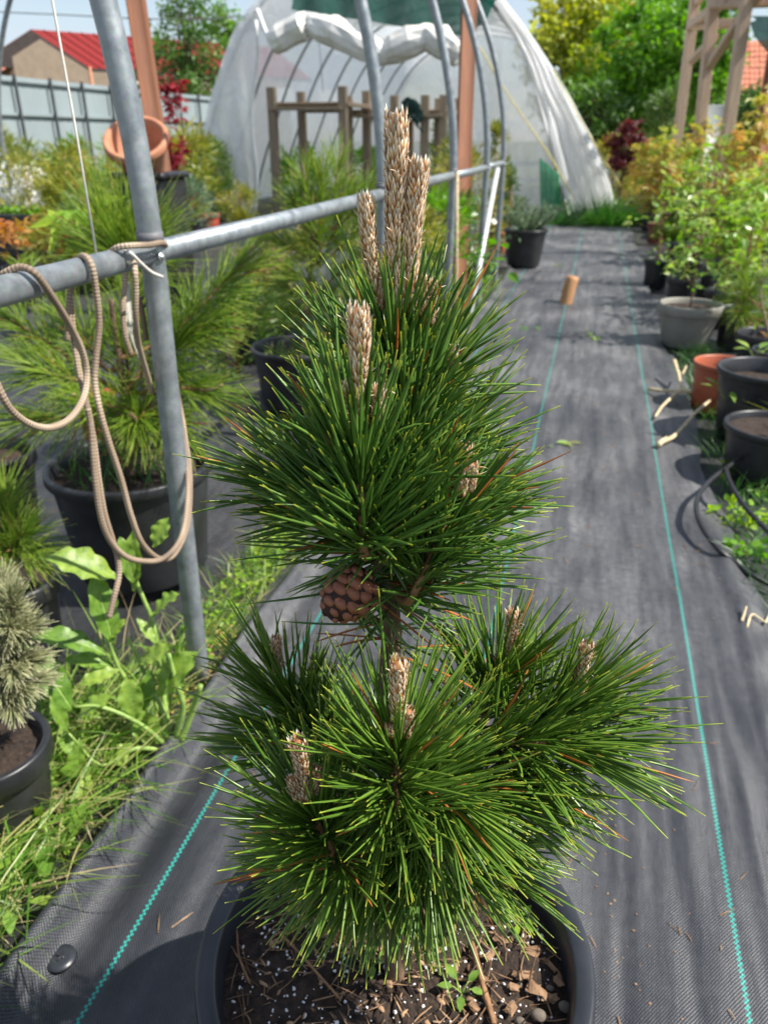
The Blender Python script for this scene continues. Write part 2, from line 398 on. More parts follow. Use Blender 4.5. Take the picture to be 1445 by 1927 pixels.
def film_mat(name, trans=.35, col=(.80, .82, .83), rough=.25, gloss=.09):
    m, n, o = mat(name); L = n.links
    tc = N(n, 'ShaderNodeTexCoord'); z = N(n, 'ShaderNodeTexNoise', Scale=5, Detail=6, Roughness=.6, Distortion=.6); L.new(tc.outputs['Object'], z.inputs['Vector'])
    bp = N(n, 'ShaderNodeBump', Strength=.5, Distance=.08); L.new(z.outputs['Fac'], bp.inputs['Height'])
    df = N(n, 'ShaderNodeBsdfDiffuse', Color=c4(col)); tl = N(n, 'ShaderNodeBsdfTranslucent', Color=c4(col)); gl = N(n, 'ShaderNodeBsdfGlossy', Roughness=rough); gl.inputs[0].default_value = (1, 1, 1, 1)
    for q in (df, tl, gl): L.new(bp.outputs[0], q.inputs['Normal'])
    tp = N(n, 'ShaderNodeBsdfTransparent'); tp.inputs[0].default_value = (.95, .97, .97, 1)
    a = N(n, 'ShaderNodeMixShader'); a.inputs[0].default_value = .62; L.new(df.outputs[0], a.inputs[1]); L.new(tl.outputs[0], a.inputs[2])
    b = N(n, 'ShaderNodeMixShader'); fr = ramp(n, [(.35, (trans * .7,) * 3), (.7, (min(1, trans * 1.3),) * 3)]); L.new(z.outputs['Fac'], fr.inputs[0])
    L.new(fr.outputs[0], b.inputs[0]); L.new(a.outputs[0], b.inputs[1]); L.new(tp.outputs[0], b.inputs[2])
    c = N(n, 'ShaderNodeMixShader'); c.inputs[0].default_value = gloss; L.new(b.outputs[0], c.inputs[1]); L.new(gl.outputs[0], c.inputs[2])
    L.new(c.outputs[0], o.inputs[0]); return m
def candle_mat(name, brown, mid, cream):
    m, n, o = mat(name); at = N(n, 'ShaderNodeAttribute', attribute_name='col'); sp = N(n, 'ShaderNodeSeparateColor'); n.links.new(at.outputs['Color'], sp.inputs[0])
    r = ramp(n, [(0, brown), (.45, mid), (.9, cream)]); n.links.new(sp.outputs[0], r.inputs[0])
    hs = N(n, 'ShaderNodeHueSaturation'); mr = N(n, 'ShaderNodeMapRange'); mr.inputs[3].default_value = .65; mr.inputs[4].default_value = 1.25
    n.links.new(sp.outputs[1], mr.inputs[0]); n.links.new(mr.outputs[0], hs.inputs['Value']); n.links.new(r.outputs[0], hs.inputs['Color'])
    b = N(n, 'ShaderNodeBsdfPrincipled', Roughness=.65); n.links.new(hs.outputs[0], b.inputs['Base Color']); n.links.new(b.outputs[0], o.inputs[0]); return m
def rope_mat(name):
    m, n, o = mat(name); L = n.links; at = N(n, 'ShaderNodeAttribute', attribute_name='col'); sp = N(n, 'ShaderNodeSeparateColor'); L.new(at.outputs['Color'], sp.inputs[0])
    r = ramp(n, [(0, (.10, .075, .055)), (.45, (.30, .22, .15)), (1, (.62, .52, .39))]); L.new(sp.outputs[0], r.inputs[0])
    b = N(n, 'ShaderNodeBsdfPrincipled', Roughness=.8); L.new(r.outputs[0], b.inputs['Base Color']); L.new(b.outputs[0], o.inputs[0]); return m
def wood_mat(name, c1, c2, rough=.75):
    m, n, o = mat(name); L = n.links; tc = N(n, 'ShaderNodeTexCoord'); at = N(n, 'ShaderNodeAttribute', attribute_name='col')
    mpp = N(n, 'ShaderNodeMapping'); mpp.inputs['Scale'].default_value = (14, 14, 1.2); L.new(tc.outputs['Object'], mpp.inputs[0]); L.new(at.outputs['Color'], mpp.inputs['Location'])
    z = N(n, 'ShaderNodeTexNoise', Scale=3, Detail=8, Roughness=.65, Distortion=.4); L.new(mpp.outputs[0], z.inputs['Vector'])
    r = ramp(n, [(.3, c1), (.7, c2)]); L.new(z.outputs['Fac'], r.inputs[0]); b = N(n, 'ShaderNodeBsdfPrincipled', Roughness=rough)
    bp = N(n, 'ShaderNodeBump', Strength=.4, Distance=.004); L.new(z.outputs['Fac'], bp.inputs['Height']); L.new(bp.outputs[0], b.inputs['Normal'])
    L.new(r.outputs[0], b.inputs['Base Color']); L.new(b.outputs[0], o.inputs[0]); return m
def galv_mat(name):
    m, n, o = mat(name); L = n.links; tc = N(n, 'ShaderNodeTexCoord')
    z = N(n, 'ShaderNodeTexNoise', Scale=26, Detail=6, Roughness=.65); L.new(tc.outputs['Object'], z.inputs['Vector'])
    v = N(n, 'ShaderNodeTexVoronoi', Scale=160); L.new(tc.outputs['Object'], v.inputs['Vector'])
    r = ramp(n, [(.3, (.20, .225, .24)), (.55, (.30, .33, .345)), (.8, (.42, .45, .46))]); L.new(z.outputs['Fac'], r.inputs[0])
    x = N(n, 'ShaderNodeMixRGB', blend_type='MULTIPLY'); x.inputs[0].default_value = .10; L.new(r.outputs[0], x.inputs[1]); L.new(v.outputs['Color'], x.inputs[2])
    b = N(n, 'ShaderNodeBsdfPrincipled', Metallic=.55); L.new(x.outputs[0], b.inputs['Base Color'])
    rr = ramp(n, [(.3, (.36,) * 3), (.75, (.56,) * 3)]); L.new(z.outputs['Fac'], rr.inputs[0]); L.new(rr.outputs[0], b.inputs['Roughness'])
    bp = N(n, 'ShaderNodeBump', Strength=.12, Distance=.002); L.new(z.outputs['Fac'], bp.inputs['Height']); L.new(bp.outputs[0], b.inputs['Normal'])
    L.new(b.outputs[0], o.inputs[0]); return m

M = {}
M['path'] = fabric_mat('path_fabric', [(-.651, .008), (-.155, .008), (.372, .008)], 1.0)
M['sheet'] = fabric_mat('old_fabric', [], .45, (.010, .011, .013))
M['soilground'] = simple('earth', (.06, .045, .028), (.09, .11, .035), 3, .9, .5, 40)
M['galv'] = galv_mat('galvanised')
M['white_metal'] = simple('white_metal', (.62, .65, .66), (.75, .77, .78), 20, .4, metal=.3)
M['rope'] = rope_mat('rope'); M['cord'] = simple('cord', (.55, .52, .46), (.72, .69, .62), 200, .8)
M['blackplastic'] = simple('black_plastic', (.012, .0125, .014), (.030, .031, .034), 9, .38, .08, 60)
M['potplastic'] = simple('pot_plastic', (.014, .016, .020), (.024, .027, .033), 14, .36, .05, 90)
M['greyplastic'] = simple('grey_plastic', (.22, .21, .18), (.27, .255, .22), 12, .5)
M['terracotta'] = simple('terracotta', (.40, .16, .085), (.52, .24, .14), 12, .8, .1)
M['terraplastic'] = simple('terra_plastic', (.32, .075, .032), (.40, .105, .048), 12, .45)
M['redplastic'] = simple('red_plastic', (.38, .045, .025), (.45, .06, .035), 12, .45)
M['brownplastic'] = simple('brown_plastic', (.13, .03, .02), (.17, .045, .028), 12, .5)
M['soil'] = simple('soil', (.010, .006, .004), (.046, .027, .016), 90, .9, 1.0, 160)
M['bark'] = simple('bark', (.06, .035, .022), (.22, .14, .085), 60, .85, .8, 120, stretch=(1, 1, .4))
M['twig'] = simple('twig', (.16, .075, .03), (.30, .16, .07), 50, .7, .5, 150)
M['greenstem'] = simple('green_stem', (.16, .26, .05), (.28, .40, .10), 40, .5)
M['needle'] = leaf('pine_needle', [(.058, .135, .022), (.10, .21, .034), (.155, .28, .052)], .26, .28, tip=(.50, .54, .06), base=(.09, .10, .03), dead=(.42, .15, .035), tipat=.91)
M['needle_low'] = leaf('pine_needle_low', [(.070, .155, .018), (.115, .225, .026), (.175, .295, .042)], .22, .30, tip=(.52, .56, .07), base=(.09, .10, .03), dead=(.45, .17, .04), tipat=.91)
M['needle_bg'] = leaf('needle_bg', [(.13, .25, .025), (.24, .37, .04), (.38, .47, .07)], .45, .38, tip=(.50, .54, .12), dead=(.40, .16, .05))
M['needle_yel'] = leaf('needle_yel', [(.15, .28, .03), (.26, .40, .05), (.40, .50, .08)], .42, .4, tip=(.55, .55, .15), dead=(.40, .18, .06))
M['needle_white'] = leaf('needle_white', [(.20, .24, .10), (.38, .40, .20), (.55, .54, .32)], .2, .5, tip=(.70, .66, .45))
M['candle'] = candle_mat('candle', (.36, .155, .05), (.68, .46, .25), (.93, .87, .76))
M['budgrey'] = candle_mat('bud_grey', (.16, .10, .04), (.34, .26, .15), (.62, .56, .42))
M['cone'] = simple('cone', (.20, .065, .032), (.36, .135, .075), 60, .38, .3, 200)
M['conegap'] = simple('cone_gap', (.025, .010, .006), (.04, .016, .010), 60, .8)
M['perlite'] = simple('perlite', (.70, .69, .66), (.82, .81, .78), 40, .8)
M['chip'] = simple('chip', (.15, .08, .04), (.40, .25, .14), 45, .8, .6, 120, stretch=(1, .25, 1))
M['stone'] = simple('stone', (.09, .07, .055), (.17, .14, .11), 40, .8, .4)
M['deadneedle'] = simple('dead_needle', (.28, .09, .03), (.42, .17, .06), 60, .6)
M['dryst'] = simple('dry_stalk', (.42, .32, .17), (.66, .55, .36), 40, .8, .4, 100)
M['grass'] = leaf('grass', [(.07, .17, .02), (.13, .27, .03), (.24, .36, .06), (.46, .40, .18)], .35, .4)
M['grassdark'] = leaf('grass_dark', [(.03, .11, .02), (.06, .17, .03), (.10, .22, .04)], .3, .4)
M['weed'] = leaf('weed_leaf', [(.11, .22, .028), (.17, .29, .04), (.25, .36, .06)], .3, .42, blotch=70)
M['lime'] = leaf('lime_leaf', [(.16, .34, .02), (.26, .44, .03), (.36, .50, .05)], .45, .45)
M['mapleyel'] = leaf('maple_yellow', [(.26, .32, .05), (.42, .40, .08), (.52, .38, .12), (.50, .26, .10)], .4, .5)
M['mapleorg'] = leaf('maple_orange', [(.36, .30, .06), (.48, .26, .07), (.46, .16, .05)], .4, .5)
M['mapleclear'] = leaf('maple_lime', [(.20, .32, .04), (.32, .42, .06), (.46, .46, .12)], .42, .5)
M['birch'] = leaf('birch_leaf', [(.11, .23, .025), (.18, .33, .04), (.28, .42, .08), (.40, .44, .14)], .42, .35)
M['redmaple'] = leaf('red_maple', [(.16, .012, .02), (.28, .02, .035), (.40, .05, .06)], .4, .5)
M['darkred'] = leaf('dark_red', [(.07, .012, .016), (.12, .018, .024), (.18, .03, .03)], .3, .5)
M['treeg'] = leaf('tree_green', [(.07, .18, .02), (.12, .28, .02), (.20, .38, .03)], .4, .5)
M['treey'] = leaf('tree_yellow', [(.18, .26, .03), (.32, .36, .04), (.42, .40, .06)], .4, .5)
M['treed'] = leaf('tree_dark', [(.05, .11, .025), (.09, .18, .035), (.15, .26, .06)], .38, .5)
M['gold'] = leaf('gold_conifer', [(.07, .12, .02), (.17, .22, .03), (.34, .32, .05), (.42, .30, .06)], .3, .5)
M['green_con'] = leaf('green_conifer', [(.04, .09, .02), (.09, .16, .03), (.17, .24, .04)], .25, .5)
M['bluecon'] = leaf('blue_conifer', [(.06, .12, .06), (.13, .21, .11), (.26, .33, .20)], .2, .5)
M['petal'] = leaf('petal', [(.75, .72, .66), (.85, .82, .76)], .3, .6)
M['film'] = film_mat('film', .30, (.88, .89, .89)); M['filmwhite'] = film_mat('film_white', .08, (.90, .90, .90), .22); M['filmside'] = film_mat('film_side', .20, (.88, .89, .89))
M['roll'] = simple('film_roll', (.66, .64, .58), (.80, .79, .75), 8, .35, .5, 14)
M['net'] = film_mat('green_net', .10, (.010, .105, .078), .6, .004)
M['greenmesh'] = film_mat('green_mesh', .2, (.02, .30, .14), .6, .01)
M['darkcloth'] = simple('dark_cloth', (.006, .03, .028), (.015, .05, .045), 20, .9)
M['yellowrope'] = simple('yellow_rope', (.55, .46, .12), (.68, .58, .2), 60, .7)
M['wood_brown'] = wood_mat('stained_wood', (.10, .032, .011), (.18, .062, .022))
M['wood_grey'] = wood_mat('grey_wood', (.20, .155, .11), (.36, .29, .215))
M['wood_pale'] = wood_mat('pale_wood', (.36, .25, .17), (.54, .40, .29))
M['stake'] = wood_mat('stake_wood', (.34, .16, .065), (.52, .28, .13))
M['fence'] = simple('fence_panel', (.23, .275, .285), (.26, .31, .32), 1.5, .5, stretch=(1, 1, .3))
M['fencepost'] = simple('fence_post', (.05, .055, .06), (.08, .085, .09), 10, .6)
M['stucco'] = simple('stucco', (.24, .185, .135), (.29, .225, .165), 3, .9)
M['redroof'] = simple('red_roof', (.30, .020, .022), (.38, .030, .030), 4, .5, stretch=(6, 1, 1))
M['eave'] = simple('eave', (.03, .02, .018), (.05, .035, .03), 5, .7)
M['windowdark'] = simple('window_glass', (.02, .022, .025), (.05, .055, .06), 3, .12)
M['white'] = simple('white_paint', (.72, .72, .70), (.80, .80, .78), 8, .6)
M['tile'] = simple('roof_tile', (.40, .12, .06), (.56, .22, .13), 6, .8)
M['slate'] = simple('slate_roof', (.055, .055, .06), (.09, .09, .10), 5, .7)
M['sack'] = simple('white_sack', (.75, .75, .74), (.85, .85, .84), 20, .7, .3, 40)
M['hose'] = simple('hose', (.012, .012, .013), (.022, .022, .024), 30, .35)
M['tubgrey'] = simple('tub_handle', (.10, .105, .11), (.14, .145, .15), 30, .4)
M['wire'] = simple('wire', (.10, .10, .11), (.13, .13, .14), 10, .6)
M['screw'] = simple('screw', (.55, .57, .58), (.7, .71, .72), 80, .3, metal=.8)
M['cabinet'] = simple('cabinet', (.16, .18, .18), (.21, .23, .23), 6, .5)
M['drygrass'] = leaf('dry_grass', [(.38, .30, .14), (.52, .43, .22), (.60, .52, .32)], .3, .6)

# ================================================================== SETTING
mb = MB()
grid(mb, lambda u, v: np.stack([(u - .5) * 400, -20 + v * 420, -.10 + 0 * u], -1), 3, 3)
struct(mb, 'ground', M['soilground'])

def path_h(x, y):
    """height of the path fabric: trodden wrinkles, a rolled left edge, a puckered right edge"""
    far = np.clip((y - 2.2) / 6, 0, 1)
    h = (.0095 + .011 * np.clip((x - .1) / .1, 0, 1) * np.clip((2.6 - y) / 1.2, 0, 1)) * fnoise(x * 17 + 3, y * 1.1, 3) * (1 - .3 * far)
    h += .010 * (1 + 1.9 * far) * fnoise(x * 2.2 + 9, y * 1.9 + 2, 3)
    h += .030 * far * np.maximum(0, fnoise(x * 1.0 + 4, y * 1.6 + 7, 2)) 
    h += .050 * np.clip((y - 8) / 3, 0, 1) * np.maximum(0, fnoise(x * .9 + 1, y * 1.15 + 1, 2))
    h = h - .030 * np.exp(-((x + .735) / .045) ** 2) * np.clip((3 - y) / 1.0, .2, 1)
    el = 1.1 * np.exp(-((x + .80) / .026) ** 2) * (.036 + .016 * vnoise(y * 3, y * 0)) * np.clip((2.6 - y) / 1.0, .35, 1)      # folded left edge
    h = h + el - .055 * np.clip((-.81 - x) / .06, 0, 1)
    rr = np.clip((x - .40) / .2, 0, 1)
    h = h + rr * (.030 * vnoise(y * 3.4 + 3, x * 6) + .022 * vnoise(y * 9, x * 14 + 4)) * np.clip((y - .6) / 1.5, .25, 1)
    h = h + .035 * np.exp(-((x - .55) / .05) ** 2) * np.maximum(0, vnoise(y * 1.7 + 8, 0 * y)) * 2
    h = h - .05 * np.clip((x - .60) / .05, 0, 1)
    h = h - .12 * np.clip((y - 13.0) / .5, 0, 1) ** 2
    return h
def path_pt(u, v):
    y = -.6 + 14.1 * v ** 2.2
    xl = -.875 - .02 * vnoise(y * 1.7, 0 * y + 3); xr = .60 + .10 * vnoise(y * .9 + 3, 0 * y) + .05 * vnoise(y * 3.1, 0 * y + 8) - .05 * np.clip((y - 7) / 5, 0, 1)
    s = np.clip((1.9 - y) / 1.3, 0, 1); xr = xr + .40 * s * s
    x = xl + (xr - xl) * u
    xn = x * 1.0
    # narrow far end
    return np.stack([x, y, path_h(np.where(y < 1.9, np.minimum(x, .59 - 0 * x), x), y)], -1)
mb = MB(); grid(mb, path_pt, 190, 620)
struct(mb, 'path_fabric', M['path'])
def sheet_pt(x0, x1, y0, y1, z, seed):
    def f(u, v):
        x = x0 + (x1 - x0) * u; y = y0 + (y1 - y0) * v
        return np.stack([x, y, z + .022 * fnoise(x * 1.9 + seed, y * 1.9, 3) + .012 * vnoise(x * 9, y * 9 + seed)], -1)
    return f
mb = MB(); grid(mb, sheet_pt(-9, -.80, -.6, 13.9, -.045, 3), 160, 240); struct(mb, 'bed_fabric', M['sheet'])
mb = MB(); grid(mb, sheet_pt(.45, 7, .3, 15, -.043, 8), 140, 240); struct(mb, 'bed_fabric', M['sheet'])
mb = MB(); grid(mb, sheet_pt(-.9, .8, 13.2, 24, -.05, 5), 30, 120); struct(mb, 'bed_fabric', M['sheet'])

# ================================================================== HOOP TUNNEL FRAME beside the path
HX = -.872; RH = 2.63; HY = [1.459, 3.32, 5.03, 6.55, 7.70]
tf = thing('tunnel_frame', 'galvanised steel pipe hoop frame with side rail along the fabric path', 'frame', (HX, 4, 0))
for k, y in enumerate(HY):
    z = np.linspace(-.06, 1.05, 6); P = [(HX + .016 * np.clip(a, 0, 1.05) / 1.05, y, a) for a in z]
    ang = np.linspace(0, math.pi, 40)[1:]
    P += [(HX + .016 - RH + RH * math.cos(a), y, 1.05 + RH * math.sin(a)) for a in ang]
    P += [(HX + .016 - 2 * RH, y, a) for a in (.7, .3, -.06)]
    mb = MB(); tube(mb, smoothpath(P, 120), .0245, 20); part(mb, 'hoop', M['galv'], tf)
ends = [-.4] + HY
for i in range(len(HY)):
    a, b = ends[i], ends[i + 1]
    mb = MB(); xo = HX + .014; dz = [.0, .0, .006, .002, .006][i]
    tube(mb, [(xo, a + .012, 1.042 + dz), (xo, (a + b) / 2, 1.040 + dz), (xo, b - .012, 1.042 + dz)], .0225, 18); part(mb, 'rail', M['galv'], tf)
    mb = MB(); tube(mb, [(HX - 2 * RH + .016, a + .012, 1.09), (HX - 2 * RH + .016, b - .012, 1.09)], .0225, 12); part(mb, 'rail', M['galv'], tf)
for i, y in enumerate(HY):
    mb = MB(); tube(mb, [(HX + .015, y, 1.062), (HX + .015, y, 1.082)], .0268, 20); part(mb, 'clamp_band', M['wire'], tf)
    bp_ = A((HX + .0385, y - .010, 1.036)); mb = MB(); tube(mb, [bp_, bp_ + A((.004, -.001, 0))], .0085, 12); tube(mb, [bp_ + A((.004, -.001, 0)), bp_ + A((.007, -.0015, 0))], .005, 6); part(mb, 'bolt', M['screw'], tf)
mb = MB(); tube(mb, [AX(936, 318, HX + .03), AX(885, 590, HX + .045)], .019, 14); part(mb, 'brace', M['white_metal'], tf)
lx = HX - 2 * RH + .02
mb = MB(); tube(mb, [(lx, 7.68, 1.02), (lx + .05, 6.6, .0)], .018, 10); part(mb, 'brace', M['white_metal'], tf)
mb = MB(); tube(mb, [A((HX + .045, 5.0, 1.07)), A((HX + .07, 4.97, .5)), A((HX + .06, 4.97, -.03))], .008, 8)
solo(mb, 'cane', M['dryst'], 'thin pale cane tied upright against the third pipe hoop', 'cane', (HX + .06, 4.97, 0))
# ------------------------------------------------------------------ rope hanging on the rail
def braid(mb, pix, n=None, r=.0058):
    P = A([AX(p[0], p[1], HX + .014 + p[2]) for p in pix])
    L = np.linalg.norm(np.diff(P, axis=0), axis=1).sum()
    P = smoothpath(P, max(20, int(L / .0017)))
    n = len(P); sides = 14
    T = unit(np.gradient(P, axis=0)); a, _ = frames(T[:1]); u = a[0]; U = []
    for i in range(n):
        u = u - T[i] * np.dot(u, T[i]); u = u / np.linalg.norm(u); U.append(u)
    U = A(U); W = np.cross(T, U); s = np.concatenate([[0], np.cumsum(np.linalg.norm(np.diff(P, axis=0), axis=1))])
    an = np.arange(sides) * 2 * math.pi / sides
    h = np.sin(4 * an[None] + s[:, None] * 2 * math.pi / .0125) ; g = np.sin(4 * an[None] - s[:, None] * 2 * math.pi / .0125)
    bump = np.maximum(h, 0) * (g > 0) + np.maximum(g, 0) * (h <= 0)
    cable = np.cos(2 * math.pi * s / .0075)[:, None] * .06
    val = np.clip(.50 + .5 * h * g + cable, 0, 1)
    rr = r * (.90 + .16 * val)
    V = P[:, None] + (U[:, None] * np.cos(an)[None, :, None] + W[:, None] * np.sin(an)[None, :, None]) * rr[:, :, None]
    i = np.arange(n - 1)[:, None] * sides; j = np.arange(sides)[None]; jn = (j + 1) % sides
    F = np.stack([i + j, i + jn, i + sides + jn, i + sides + j], -1).reshape(-1, 4)
    dirt = np.clip(.75 + .8 * fnoise(s * 9, s * 0 + len(pix), 3), .25, 1.1)[:, None]
    c = np.stack([np.clip(val * dirt, 0, 1), 0 * val, 0 * val], -1).reshape(-1, 3)
    b0 = mb.n; mb.add(V.reshape(-1, 3), F, c)
    mb.f.setdefault(sides, []).append(np.asarray([list(range(sides))[::-1], [(n - 1) * sides + k for k in range(sides)]]) + b0)
mb = MB()
F_, B_ = .030, -.036
braid(mb, [(-30, 560, B_), (-8, 528, B_), (14, 512, -.012), (40, 503, .010), (68, 516, F_), (100, 560, F_), (132, 612, .02), (155, 660, .012), (164, 705, .01), (158, 748, .02), (135, 785, .028), (100, 804, .03), (62, 800, .03), (25, 775, .03), (0, 735, .03), (-30, 660, .02)])
braid(mb, [(128, 640, B_), (131, 570, B_), (137, 520, B_), (146, 492, -.016), (158, 482, .010), (172, 498, F_), (181, 545, F_), (187, 610, .024), (181, 675, .015), (179, 720, .012), (188, 770, .02), (205, 830, .028), (228, 900, .034), (247, 970, .036), (268, 1022, .038), (298, 1050, .042), (326, 1046, .046), (350, 1000, .044), (358, 940, .03), (357, 880, .0), (350, 830, -.012), (342, 780, -.03), (330, 720, -.04)])
braid(mb, [(133, 560, B_), (138, 620, B_), (148, 690, -.02), (160, 745, .0), (172, 800, .022), (176, 850, .028), (181, 910, .032), (190, 970, .034), (206, 1014, .036), (235, 1046, .040), (270, 1056, .046), (305, 1052, .052), (334, 1025, .054), (348, 985, .05), (354, 920, .036), (351, 860, .006), (343, 800, -.02), (332, 740, -.036)])
braid(mb, [(166, 770, .02), (177, 830, .022), (186, 900, .024), (197, 965, .026), (212, 1015, .028), (222, 1050, .03), (224, 1085, .03), (215, 1125, .03), (206, 1162, .03)])
braid(mb, [(205, 478, -.014), (222, 466, .014), (250, 462, .036), (280, 461, .038), (304, 457, .036), (312, 462, .014), (308, 468, -.018), (292, 470, -.038), (268, 472, -.036), (252, 478, .0), (254, 505, F_), (256, 545, .03), (256, 600, .02), (262, 650, .0), (276, 700, -.02), (288, 740, -.036)])
braid(mb, [(240, 490, -.030), (236, 530, B_), (232, 580, -.034), (236, 630, -.03), (246, 665, -.028)])
braid(mb, [(262, 560, -.03), (270, 600, -.034), (276, 640, -.038)])
solo(mb, 'rope', M['rope'], 'beige braided rope looped over the steel rail and hanging in long coils', 'rope', (HX, 1.3, 1.06))
mb = MB(); P = smoothpath([AX(232, 472, HX + .02), AX(246, 476, HX + .048), AX(262, 492, HX + .05), AX(285, 512, HX + .05), AX(306, 521, HX + .048)], 24); tube(mb, P, .0032, 8)
solo(mb, 'cord', M['cord'], 'short white cord tied round the rail beside the pipe bolt', 'cord', (HX, 1.4, 1.03))
mb = MB()
P = smoothpath([AX(243, 530, HX - .03), AX(246, 590, HX - .034), AX(250, 640, HX - .03), AX(266, 680, HX - .03), AX(282, 710, HX - .036)], 24); tube(mb, P, .0016, 6)
for k in range(14):
    a = 243 + random.uniform(-3, 4); tube(mb, smoothpath([AX(a, 535, HX - .03), AX(a + random.uniform(-5, 6), 590, HX - .03), AX(246 + random.uniform(-9, 12), random.uniform(605, 660), HX - .028)], 8), .0005, 4)
solo(mb, 'frayed_twine', M['cord'], 'frayed white twine dangling under the rail behind the coiled rope', 'twine', (HX, 1.35, 1.0))
mb = MB(); tube(mb, [AY(90, -6, 1.29) + A((0, .1, .05)) , AX(183, 483, HX + .0)], .0022, 6)
tp = AX(183, 483, HX + .01); topp = AX(88, -60, HX - .02)
mb = MB(); tube(mb, [tp + A((0, 0, .0)), (tp + topp) / 2 + A((0.002, 0, 0)), topp, topp + (topp - tp) * .9], .0020, 6)
solo(mb, 'string', M['cord'], 'taut white string running from the steel rail up to the hoops', 'string', tp)

# ================================================================== FOREGROUND PINE IN ITS POT
H0 = .616; PC = A((-.140, .600, 0.))
def pot(label, c, R, h, m, soil=.05, rb=None, lip=.012, rim=.05, name='plant_pot', group=None, wob=0., cat='pot', soilmat='soil', chips=False, segs=40):
    t = thing(name, label, cat, c, group); rb = rb or R * .78; z0 = c[2]
    Rw = R - lip
    mb = MB(); lathe(mb, [(.01, .004), (rb - .01, .004), (rb - .004, 0), (rb, .006), (rb + (Rw - rb) * .5, h * .5), (Rw - .001, h - rim)], c, segs, wob)
    part(mb, 'body', M[m], t)
    mb = MB(); hs = h - soil - .02
    ri = lambda z: (rb + (Rw - rb) * z / h) - .0035
    lathe(mb, [(Rw - .001, h - rim), (R - .003, h - rim + .002), (R, h - rim + .006), (R, h - .006), (R - .002, h - .001), (R - .006, h), (Rw - .001, h - .001), (Rw - .005, h - .006), (ri(hs) + .0, hs)], c, segs, wob)
    part(mb, 'rim', M[m], t)
    mb = MB(); disc(mb, (c[0], c[1], z0 + h - soil), ri(h - soil) + .001, 10, segs, .006); part(mb, 'soil', M[soilmat], t)
    return t
fp = pot('large round black plastic pot holding the needle-rich pine in focus', PC, .240, .36, 'potplastic', .052, .185, .020, .030, segs=96, group=None)
SZ = .36 - .052

def candle(mb, b, t, r, full=1.):
    """a spring candle: a shaft clothed in overlapping papery pointed scales"""
    b, t = A(b), A(t); ax = t - b; L = np.linalg.norm(ax); d = ax / L
    bendv = cdir(random.uniform(-1, 1), random.uniform(-1, 1), 0) * L * .02
    n = 18; s = np.linspace(0, 1, n); P = b + ax * s[:, None] + bendv * (4 * s * (1 - s))[:, None]
    rp_ = r * np.interp(s, [0, .1, .5, .9, 1], [.90, .97, 1.02, 1.08, 1.0])
    core = rp_ * .82; core[-1] *= .3; core[-2] *= .8; tube(mb, P, core, 10, True, A((.0, .2, 0)))
    sl = min(.0086, max(.0052, r * 1.1)); sw = min(.0025, r * .36)
    per = max(8, int(2 * math.pi * r * .86 / (sw * .72))); rows = max(5, int(L / (sl * .42)))
    cnt = int(per * rows * full * .60); g = math.pi * (3 - math.sqrt(5))
    k = np.arange(cnt); ss = (k + .5) / cnt; th = k * g + RNG.normal(0, .08, cnt)
    a, bb = frames(d[None]); a, bb = a[0], bb[0]
    radial = a[None] * np.cos(th)[:, None] + bb[None] * np.sin(th)[:, None]
    cen = b + ax * ss[:, None] + bendv * (4 * ss * (1 - ss))[:, None]; rad = np.interp(ss, s, rp_)
    tl = np.interp(ss, [0, .85, 1], [.24, .20, .06]) + RNG.normal(0, .12, cnt) + (RNG.random(cnt) < .12) * RNG.random(cnt) * .8
    y = unit(d[None] * 1 + radial * tl[:, None] - radial * np.interp(ss, [.95, 1], [0, .25])[:, None])
    pos = cen + radial * rad[:, None] * .84 - y * sl * .25
    x = unit(np.cross(y, radial)); z = np.cross(x, y)
    z = z * np.sign((z * radial).sum(1))[:, None]
    tv = A([(-.32, 0, .0), (.32, 0, .0), (-.5, .40, .02), (0, .36, .34), (.5, .40, .02), (-.24, .75, .08), (.24, .75, .08), (0, 1.0, .12)])
    tfc = [(0, 1, 3), (0, 3, 2), (1, 4, 3), (2, 3, 5), (3, 4, 6), (3, 6, 5), (5, 6, 7)]
    sz = sl * RNG.uniform(.7, 1.3, cnt)
    V = pos[:, None] + x[:, None] * (tv[None, :, 0:1] * sw) + y[:, None] * (tv[None, :, 1:2] * sz[:, None, None]) + z[:, None] * (tv[None, :, 2:3] * sw * 1.1)
    F = (A(tfc)[None] + (np.arange(cnt) * 8)[:, None, None]).reshape(-1, 3)
    c = np.empty((cnt, 8, 3)); c[..., 0] = A([.0, .0, .55, .12, .55, .8, .8, 1.])[None]; c[..., 1] = RNG.random(cnt)[:, None]; c[..., 2] = 0
    mb.add(V.reshape(-1, 3), F, c.reshape(-1, 3))
    m = int(cnt * .10)                          # a few loose curled papery threads
    if m:
        i = RNG.integers(0, cnt, m)
        blades(mb, pos[i] + radial[i] * .001, unit(radial[i] + y[i] * .8 + RNG.normal(0, .4, (m, 3))), RNG.uniform(.004, .008, m), RNG.normal(0, .002, (m, 3)), .0007, 3, RNG.random(m))
